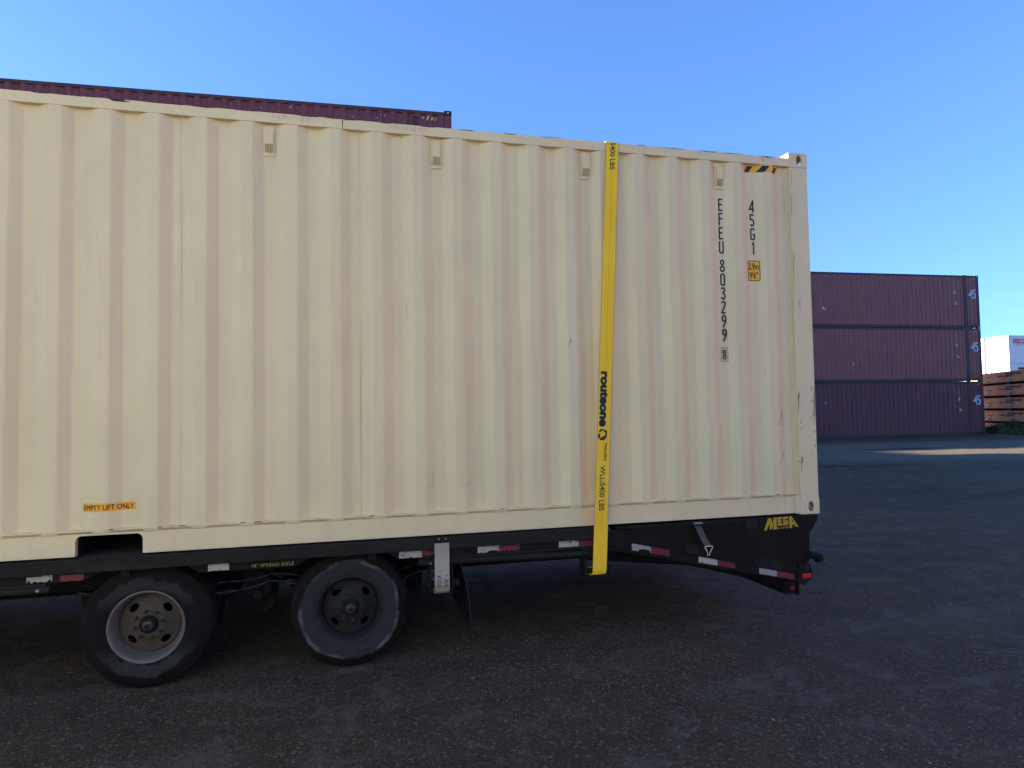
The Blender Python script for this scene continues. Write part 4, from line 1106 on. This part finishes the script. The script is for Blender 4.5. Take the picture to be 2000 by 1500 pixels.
def old_strap():
    root = thing('tie_down_strap', 'dirty beige webbing strap wound on the winch behind the rear wheel', 'strap', (-3.026, -.09, 0))
    mb = MB(); X = -3.027
    pts = [((X, -.092, .795), (1, 0, 0)), ((X, -.094, .757), (1, 0, 0)), ((X, -.098, .70), (1, 0, 0)), ((X-.002, -.108, .62), (1, 0, 0)), ((X-.002, -.112, .56), (1, 0, 0)), ((X, -.108, .52), (1, 0, 0)), ((X, -.090, .478), (1, 0, 0)), ((X, -.055, .458), (1, 0, 0)), ((X, -.02, .455), (1, 0, 0)), ((X, .015, .465), (1, 0, 0)), ((X, .035, .50), (1, 0, 0)), ((X, .02, .54), (1, 0, 0)), ((X, -.03, .555), (1, 0, 0)), ((X, -.075, .54), (1, 0, 0)), ((X, -.088, .51), (1, 0, 0)), ((X, -.07, .475), (1, 0, 0)), ((X, -.02, .468), (1, 0, 0)), ((X, .02, .49), (1, 0, 0))]
    ribbon(mb, pts, .098, .005); mb.build('webbing', M['websilver'], root)
    mk = MB()
    def y_at(z):
        P = [(.62, -.108), (.56, -.112), (.52, -.108), (.478, -.090)]
        for (za, ya), (zb, yb) in zip(P[:-1], P[1:]):
            if zb <= z <= za: return ya+(yb-ya)*(za-z)/(za-zb)
        return -.108 if z > .62 else -.09
    mk.fix = False
    for body, z0, z1, t0, t1 in (('KGS', .585, .505, -.034, -.008), ('LBS', .585, .505, .014, .036)):
        bm = fit_bm(text_bm(body, .1, 1, 0), 0, z0-z1, t0, t1)
        bm_to_mb(bm, mk, lambda u, v: (X-.001+v, y_at(z0-u)-.0042, z0-u), [.02*k for k in range(1, 5)])
        mk.build('printed_lettering', M['black'], root); mk = MB(); mk.fix = False
    mk.add([(X-.015, y_at(.59)-.005, .590), (X+.026, y_at(.59)-.005, .592), (X+.018, y_at(.562)-.0055, .562), (X, y_at(.560)-.0055, .560)], [(0, 1, 2, 3)])
    mk.build('worn_label', M['tapew_clean'], root)
old_strap()
def ramp_strap():
    root = thing('ratchet_strap', 'short grey webbing strap with wire hook hanging across the black ramp', 'strap', (-1.1, -.09, 0))
    mb = MB()
    ribbon(mb, [((-1.135, -.058, .826), (1, 0, .2)), ((-1.130, -.088, .808), (1, 0, .2)), ((-1.120, -.098, .78), (1, 0, .2)), ((-1.085, -.100, .70), (1, 0, .25)), ((-1.052, -.098, .652), (1, 0, .15))], .048, .004)
    mb.build('webbing', M['webgrey'], root)
    mb = MB(); mb.box(-1.175, -1.090, -.100, -.062, .806, .830); mb.tube((-1.18, -.095, .812), (-1.075, -.095, .812), .010, 10); mb.box(-1.165, -1.10, -.112, -.100, .818, .828, 1)
    mb.build('ratchet', [M['trailer_worn'], M['steel']], root, bevel=.002)
    mb = MB()
    y = -.104
    mb.path([(-1.078, y, .650), (-1.020, y, .650)], .0035)
    mb.path([(-1.078, y, .650), (-1.080, y, .640), (-1.064, y, .612), (-1.058, y, .590), (-1.060, y+.008, .578)], .0035)
    mb.path([(-1.020, y, .650), (-1.018, y, .640), (-1.036, y, .612), (-1.044, y, .590), (-1.044, y+.008, .578)], .0035)
    mb.build('hook', M['hook'], root, smooth=True)
ramp_strap()

# ------------------------------------------------------------------ other containers
def plain_container(name, label, loc, rz, L_, mat, rail, post, group, marks=None, end45=False, c0=-.31, vent=False):
    root = thing(name, label, 'shipping container', loc, rz, group)
    simple_side(root, L_, mat, 0, c0, .15, 2.79, -1); simple_side(root, L_, mat, WC, c0, .15, 2.79, 1)
    for s in (0, 1):
        y0, y1 = ((-.002, .058) if s == 0 else (WC-.058, WC+.002))
        mb = MB(); mb.local = True; mb.box(-L_+.178, -.178, y0, y1, 2.785, 2.880 if end45 else 2.856); mb.build('top_rail', rail, root)
        mb = MB(); mb.local = True
        mb.box(-L_+.178+(.762 if end45 else 0), -.178-(.762 if end45 else 0), y0+.01 if s == 0 else y0, y1 if s == 0 else y1-.01, .012, .155)
        if end45:
            for xa, xb in ((-.762, -.178), (-L_+.178, -L_+.762)): mb.box(xa, xb, y0+.01 if s == 0 else y0, y1 if s == 0 else y1-.01, .06, .155)
        mb.build('bottom_rail', rail, root)
        for x0, x1 in ((-.17, -.004), (-L_+.004, -L_+.17)):
            mb = MB(); mb.local = True; mb.box(x0, x1, *((.003, .12) if s == 0 else (WC-.12, WC-.003)), .118, 2.778); mb.build('corner_post', post, root)
        if end45:
            for xc in (-.762-.13, -L_+.762+.13):
                mb = MB(); mb.local = True; mb.box(xc-.11, xc+.11, *((-.006, .06) if s == 0 else (WC-.06, WC+.006)), .0, 2.905); mb.build('post', post, root)
        for topf in (0, 1):
            for e in (0, 1):
                fx = (-.178, 0) if e == 0 else (-L_, -L_+.178)
                fitting(root, *fx, *((0, .162) if s == 0 else (WC-.162, WC)), *((2.778, HC) if topf else (0, .118)), M['soot'] if not end45 else post, 'front' if s == 0 else 'back', bool(topf), 1 if e == 0 else -1)
    for e in (0, 1):
        mb = MB(); mb.local = True
        xa = -.05 if e == 0 else -L_+.03
        for i in range(12):
            a = .12+(WC-.24)*i/12; b = .12+(WC-.24)*(i+1)/12; d = .02 if i % 2 else 0
            mb.box(xa-d, xa+.015-d, a, b, .05, 2.85)
        mb.build('end_wall', mat, root)
    mb = MB(); mb.local = True; mb.box(-L_+.178, -.178, .058, WC-.058, 2.83, 2.84); mb.box(-L_+.17, -.17, .06, WC-.06, .12, .15); mb.build('roof', mat, root)
    return root
def at_fn(L_, c0):
    pts, at = corr_pts(-L_+.165, -.165, c0, depth=.042, arcs=False, sl=.027, fo=.042); cs = [q[0] for q in pts]
    return at, cs
def film2(mb, at, cs, poly, mi=0, lift=.004):
    us = [q[0] for q in poly]
    bm_to_mb(poly_bm([poly]), mb, lambda u, v: (u, at(u)-lift, v), [c for c in cs if min(us) < c < max(us)], mi)

# stack behind the trailer
BR = R(-2.1)
L45 = 13.716
def behind_stack():
    at, cs = at_fn(12.192, -.31)
    labs = ['maroon container hidden at the foot of the stack behind the cream one', 'maroon container in the middle of the stack behind the cream one', 'maroon container showing its top edge above the cream container']
    bx, by = -1.205, 10.53
    for k in range(3):
        root = plain_container('shipping_container', labs[k], (bx, by, .03+k*(HC)), BR, 12.192, M['maroon'], M['maroon_rail'], M['maroon'], 'maroon containers stacked behind the trailer')
        if k == 2:
            mb = MB(); mb.local = True
            hz = [(-.69, 2.71), (-.32, 2.66)]
            for (a, b, c, mi) in ((-.70, -.64, 0, 0), (-.63, -.58, .0, 1), (-.60, -.53, 0, 0), (-.545, -.485, 0, 1), (-.50, -.43, 0, 0), (-.40, -.36, 0, 0)):
                zt, zb = 2.725, 2.645
                if a < -.62: zb = 2.69
                film2(mb, at, cs, [(a, zb), (b-.02, zb), (b+.02, zt), (a+.04, zt)], mi, .004+mi*.001)
            mb.fix = False; mb.build('hazard_stripe', [M['marky'], M['black']], root)
            mb = MB(); mb.local = True; x = -.835; y = at(x)
            mb.box(x-.05, x+.05, y-.03, y+.005, 2.46, 2.70); mb.box(x-.03, x+.03, y-.045, y-.03, 2.50, 2.66, 1)
            mb.build('vent', [M['soot'], M['maroon_rail']], root, bevel=.004)
            mb = MB(); mb.local = True
            film2(mb, at, cs, [(-.875, 2.405), (-.795, 2.405), (-.795, 2.42), (-.875, 2.42)]); film2(mb, at, cs, [(-.845, 2.33), (-.825, 2.33), (-.825, 2.405), (-.845, 2.405)])
            mb.fix = False; mb.build('side_marking', M['markw'], root)
            mb = MB(); mb.local = True
            rnd = random.Random(4)
            for i in range(26):
                u = rnd.uniform(-9.8, -.9) ; v = rnd.uniform(2.45, 2.72); s_ = rnd.uniform(.006, .016)
                film2(mb, at, cs, [(u, v), (u+s_, v-s_*.3), (u+s_*1.2, v+s_*1.5), (u+s_*.3, v+s_*2.5)])
            mb.fix = False; o = mb.build('paint_speck', M['markw'], root); o['kind'] = 'stuff'
        if k == 0: pass
behind_stack()
# unseen rows added behind that stack to shade the yard around the sunlit streak
def shade_rows():
    src = {}
    def col(x, y, rz, n, L_=12.192, why='added rear shade row hidden behind the cream container'):
        for k in range(n):
            loc = (x, y, .03+k*HC)
            key = 'p'
            if key not in src:
                r0 = plain_container('shipping_container', '', loc, rz, 12.192, M['maroon_far'], M['maroon_rail'], M['maroon_post'], 'containers added out of sight behind the trailer to cast shade')
                src[key] = r0; ALLCH[r0.name] = list(r0.children); o = r0
            else: o = copy_tree(src[key])
            o.location = loc; o.rotation_euler = (0, 0, rz)
            o['label'] = ''; o['label'] = 'maroon container of an added shade row, unseen behind the trailer load'
    for (x, y) in ((-1.2, 13.05), (-1.2, 15.6), (-13.6, 10.95), (-13.6, 13.5), (-26.0, 11.4)):
        col(x, y, BR, 3)
    for (x, y) in ((14.0, 25.15), (1.6, 25.6)):
        col(x, y, R(-2.5), 3)
    for (x, y) in ((-38.4, 12.0), (-38.4, 14.6), (-23.8, 22.0), (-23.8, 24.7), (-10.8, 26.0)):
        col(x, y, R(-2), 3)
shade_rows()
def added_fill_rows():
    # unseen containers added behind the camera to bounce cool and warm fill light
    for (x0, y0, deg, n, mt, rl, lab, grp) in ((-15.4, -11.3, 190, 2, 'palegreen', 'palegreen', 'pale green container of the added fill row, unseen left of the camera', 'pale green containers added as a fill row left of the camera'),
                                          (15.0, -14.0, 270, 1, 'terracotta', 'terracotta', 'terracotta container of the added fill stack, unseen right of the camera', 'terracotta containers added as a fill stack right of the camera')):
        rz = R(deg); d = Vector((math.cos(rz), math.sin(rz))); r0 = None
        for i in range(n):
            for k in range(3):
                x, y = x0+d.x*12.5*i, y0+d.y*12.5*i
                if r0 is None:
                    r0 = plain_container('shipping_container', lab, (x, y, .03), rz, 12.192, M[mt], M[rl], M[mt], grp); ALLCH[r0.name] = list(r0.children); o = r0
                else: o = copy_tree(r0)
                o.location = (x-d.x*0+0, y, .03+k*HC); o.rotation_euler = (0, 0, rz)
added_fill_rows()
# far stack of long containers
FX, FY, FA = 30.05, 24.33, R(-3.165)
def far_stack():
    at, cs = at_fn(L45, -.31)
    labs = ['bottom maroon container of the far stack, marked 45', 'middle maroon container of the far stack, marked 45', 'topmost maroon container of the far stack, against the sky']
    for k in range(3):
        root = plain_container('shipping_container', labs[k], (FX, FY, .07+k*HC), FA, L45, M['maroon_far'] if k else M['maroon'], M['maroon_rail'], M['maroon_post'], 'long maroon containers stacked across the yard', end45=True)  # bottom tier's shade and grime put into its colour by a deeper maroon
        mb = MB(); mb.local = True
        for (u0, u1, body) in ((-.63, -.22, '45'),):
            bm = fit_bm(text_bm(body, .5, 1, 0), u0, u1, 1.62, 2.12)
            thick(bm, mb, lambda u, v: (u, at(u)-.006, v), [c for c in cs if u0 < c < u1], 0, .018, .012)
        mb.fix = False; mb.build('size_number', M['markw'], root); mb = MB(); mb.local = True
        # columns of small white characters, too small to read
        rnd = random.Random(k+3)
        for (u, z1, z0) in ((-1.86, 2.56, 1.22), (-1.56, 2.55, 2.12)):
            z = z1; i = 0
            while z > z0:
                hgt = .07
                for a, b, c, d in ((0, .018, 0, hgt), (0, .05, hgt-.018, hgt), (0, .05, 0, .016), (.034, .05, 0, hgt)):
                    if rnd.random() < .72: film2(mb, at, cs, [(u+a, z-hgt+c), (u+b, z-hgt+c), (u+b, z-hgt+d), (u+a, z-hgt+d)])
                z -= .112; i += 1
                if i == 4: z -= .05
            mb.fix = False; mb.build('number_column', M['markw'], root); mb = MB(); mb.local = True
        # stray white marks
        for (a, b, s_) in {0: ((-9.6, 1.85, .06),), 1: ((-7.9, .95, .05), (-7.88, .72, .03), (-7.92, .84, .02)), 2: ((-9.55, .98, .07), (-9.46, .92, .05))}[k]:
            film2(mb, at, cs, [(a-s_*.5, b-s_), (a+s_*.4, b-s_*1.1), (a+s_*.6, b+s_*.8), (a-s_*.2, b+s_*1.2), (a-s_*.7, b+.2*s_)])
        mb.fix = False; mb.build('paint_scrape', M['markw'], root)
        mb = MB(); mb.local = True; mb.fix = False
        film2(mb, at, cs, [(-1.63, 1.86), (-1.47, 1.86), (-1.47, 2.04), (-1.63, 2.04)]); mb.build('height_placard', M['marky'], root); mb = MB(); mb.local = True; mb.fix = False
        film2(mb, at, cs, [(-1.60, 1.28), (-1.38, 1.28), (-1.51, 1.48)]); mb.build('warning_triangle', M['marky'], root); mb = MB(); mb.local = True
        film2(mb, at, cs, [(-.50, 2.70), (-.44, 2.70), (-.42, 2.76), (-.48, 2.76)]); film2(mb, at, cs, [(-.36, 2.70), (-.30, 2.70), (-.26, 2.76), (-.32, 2.76)])
        mb.fix = False; mb.build('hazard_stripe', M['marky'], root)
far_stack()
for k in range(3):  # unseen stack added so that its shadow covers the orange racks
    plain_container('shipping_container', 'maroon container added unseen behind the far 45 stack to shade the racks', (29.9, 27.4, .07+k*HC), FA, 12.192, M['maroon_far'], M['maroon_rail'], M['maroon_post'], 'shade containers added out of sight behind the far stack')

# ------------------------------------------------------------------ folded orange flat racks
def racks():
    rnd = random.Random(9)
    A = Vector((34.109, 27.794)); d = Vector((32.243-34.109, 23.841-27.794)).normalized()
    ang = math.atan2(d.y, d.x)      # local +x runs from A to B; local +y points away to the right side
    S = A-d*1.4
    labs = ['lowest orange folded flat rack, overgrown with weeds beside the far stack', 'second orange folded flat rack up from the ground', 'middle orange folded flat rack of its stack, streaked with dark rust', 'orange folded flat rack directly under the topmost one', 'topmost orange folded flat rack, below the white containers']
    tops = [.56, 1.31, 2.06, 2.81, 3.56]
    for k in range(5):
        z1 = tops[k]; hgt = .60; z0 = z1-hgt
        root = thing('flat_rack', labs[k], 'flat rack', (S.x, S.y, max(z0, .0)), ang, 'orange folded flat racks stacked by the far containers')
        zo = max(z0, 0)
        a, b = (z0-zo), (z1-zo)
        Lr = 7.0
        mb = MB(); mb.local = True
        mb.box(0, Lr, .03, 2.40, a+.06, b-.05); mb.box(0, Lr, 0, 2.43, a, a+.06); mb.box(0, Lr, 0, 2.43, b-.05, b)
        mb.build('body', M['orange'], root, bevel=.006)
        for x in (.15, Lr/2, Lr-.4):
            mb = MB(); mb.local = True; mb.box(x, x+.3, .25, 2.2, b, b+.15 if k < 4 else b+.012)
            mb.build('stacking_block', M['soot'], root)
        # fork pocket shade painted as brown plates with pale castings, rusted lettering
        for x in (1.4+.50, 1.4+2.95, 1.4+4.85):
            mb = MB(); mb.local = True
            mb.prism([(x-.32, a+.34), (x+.34, a+.34), (x+.12, a+.27), (x-.10, a+.27)], 'y', .020, .03, 0)
            mb.box(x-.10, x+.10, .012, .03, a+.14, a+.29, 1)
            mb.prism([(x-.12, a+.06), (x+.25, a+.06), (x+.10, a+.13), (x-.08, a+.13)], 'y', .020, .03, 0)
            mb.build('lashing_point', [M['brown'], M['scuff2']], root)
        mb = MB(); mb.local = True
        x = 1.4+1.62
        for i in range(9): mb.box(x+i*.085, x+i*.085+rnd.uniform(.05, .08), .024, .03, b-.28+rnd.uniform(-.01, .02), b-.22+rnd.uniform(-.01, .03), 0)
        for row, (zz, n) in enumerate(((b-.20, 13), (b-.32, 5))):
            for i in range(n):
                u = 1.4+2.45+i*.125+(.04 if i > 2 else 0); mb.box(u, u+.095, .022, .03, zz, zz+.10, 0)
        mb.build('side_marking', [M['brown'], M['scuff2']], root)
racks()

# ------------------------------------------------------------------ white refrigerated containers
def reefers():
    cx, cy = 62.06, 48.80
    labs = {(0, 0): 'white container at the hidden foot of its stack behind the orange racks', (0, 1): 'white container just above the orange racks, under the red lettered one', (0, 2): 'white container with red lettering on its shaded side, topmost of its stack',
            (1, 0): 'white container hidden at the foot of the left white stack', (1, 1): 'lower white container of the narrow left stack, its bottom behind the racks', (1, 2): 'upper white container of the narrow left stack, sunlit doors cut off by maroon stack'}
    for colm in (0, 1):
        for k in range(3):
            x, y = (cx, cy) if colm == 0 else (cx-.15, cy+2.62)
            z = .07+k*HC
            root = thing('refrigerated_container', labs[(colm, k)], 'shipping container', (x, y, z), 0, 'white containers stacked beyond the racks')
            mb = MB(); mb.local = True; Lr = 12.192
            mb.box(.10, Lr-.03, .02, WC-.02, .15, 2.80); mb.build('body', M['white'], root)
            mb = MB(); mb.local = True
            mb.box(.06, Lr, 0, .06, 2.78, 2.885); mb.box(.06, Lr, WC-.06, WC, 2.78, 2.885); mb.box(.06, Lr, 0, .06, .01, .16); mb.box(.06, Lr, WC-.06, WC, .01, .16)
            mb.box(Lr-.02, Lr, .06, WC-.06, .01, 2.885); mb.box(.16, Lr-.02, .06, WC-.06, 2.80, 2.86)
            mb.build('frame_rail', M['white'], root, bevel=.01)
            mb = MB(); mb.local = True
            for ya, yb in ((-.005, .13), (WC-.13, WC+.005)): mb.box(-.01, .15, ya, yb, 0, HC)
            mb.box(0, .10, .13, WC-.13, 2.72, HC-.02); mb.box(0, .10, .13, WC-.13, .01, .16)
            mb.build('door_frame', M['whiterust'], root, bevel=.012)
            for dd in (0, 1):
                ya = .14 if dd == 0 else WC/2+.012; yb = WC/2-.012 if dd == 0 else WC-.14
                mb = MB(); mb.local = True; mb.box(.03, .10, ya, yb, .17, 2.71)
                dr = mb.build('door', M['whiterust'] if False else M['white'], root, bevel=.01)
                for yy in (ya+.28, yb-.28):
                    m2 = MB(); m2.local = True; m2.tube((.0, yy, .08), (.0, yy, 2.80), .034, 10); m2.box(-.02, .03, yy-.06, yy+.06, .10, .18); m2.box(-.02, .03, yy-.06, yy+.06, 2.70, 2.79)
                    m2.build('lock_rod', M['sealgrey'], dr)
                yh = ya if dd == 0 else yb
                for zz in (.35, .85, 1.35, 1.85, 2.35):
                    m2 = MB(); m2.local = True; m2.box(-.012, .03, yh-.10, yh+.10, zz-.035, zz+.035)
                    m2.build('hinge', M['sealgrey'], dr)
            mb = MB(); mb.local = True; mb.box(.026, .05, WC/2-.035, WC/2+.035, .17, 2.71)
            mb.build('door_gasket', M['ochre'], root)
            if colm == 0 and k == 2:
                mb = MB(); mb.local = True
                bm = fit_bm(text_bm('seaco', .7, 1, 0), .60, 2.10, 2.06, 2.54)
                thick(bm, mb, lambda u, v: (u, .015, v), (), 0, .03, .025)
                for i in range(22):
                    u = .72+i*.063
                    mb.box(u, u+.04, .013, .0195, 1.88 if 5 < i < 12 else 1.86, 1.97 if 5 < i < 12 else 1.90, 0 if 5 < i < 12 else 1)
                mb.fix = False; mb.build('side_lettering', [M['redtext'], M['sealgrey']], root)
            if colm == 0 and k == 1:
                mb = MB(); mb.local = True; mb.box(1.1, 3.0, .008, .0195, 2.28, 2.50, 0); mb.box(1.14, 2.1, .004, .008, 2.31, 2.47, 1); mb.box(2.15, 2.96, .004, .008, 2.31, 2.47, 2)
                mb.build('side_notice', [M['black'], M['sealgrey'], M['marky']], root)
reefers()

# ------------------------------------------------------------------ weeds
def weeds():
    rnd = random.Random(21); mb = MB()
    A = Vector((33.6, 26.4)); B = Vector((31.2, 21.6)); n2 = Vector((B-A)).normalized(); out_ = Vector((n2.y, -n2.x))
    if out_.x > 0: out_ = -out_
    for i in range(5200):
        t = rnd.random(); q = A+(B-A)*t+out_*rnd.uniform(.05, 1.5)
        if q.x < FX+.15 and q.y > FY-.1: continue
        prox = math.exp(-((t-.40)/.20)**2)
        hgt = (.16+.30*rnd.random()+ .62*prox*rnd.random())*(1-.45*min(1, (q-(A+(B-A)*t)).length/1.5))
        z0 = gz(q.x, q.y); a = rnd.uniform(0, 6.28); wv = rnd.uniform(.008, .022); ln = rnd.uniform(.05, .30)*hgt/.4
        dx, dy = math.cos(a), math.sin(a); sx, sy = -dy*wv, dx*wv
        bx, by = q.x+dx*ln*.35, q.y+dy*ln*.35; ex, ey = q.x+dx*ln, q.y+dy*ln
        mb.add([(q.x-sx, q.y-sy, z0), (q.x+sx, q.y+sy, z0), (bx+sx, by+sy, z0+hgt*.6), (bx-sx, by-sy, z0+hgt*.6), (ex, ey, z0+hgt)], [(0, 1, 2, 3), (3, 2, 4)], 0 if rnd.random() < .8 else 1)
    mb.fix = False
    o = mb.build('weeds', [M['weed'], M['weeddry']]); tag(o, 'green weeds growing along the foot of the orange racks', 'weeds', kind='stuff')
weeds()

for o in list(bpy.data.objects):
    if '_o' in o: del o['_o']
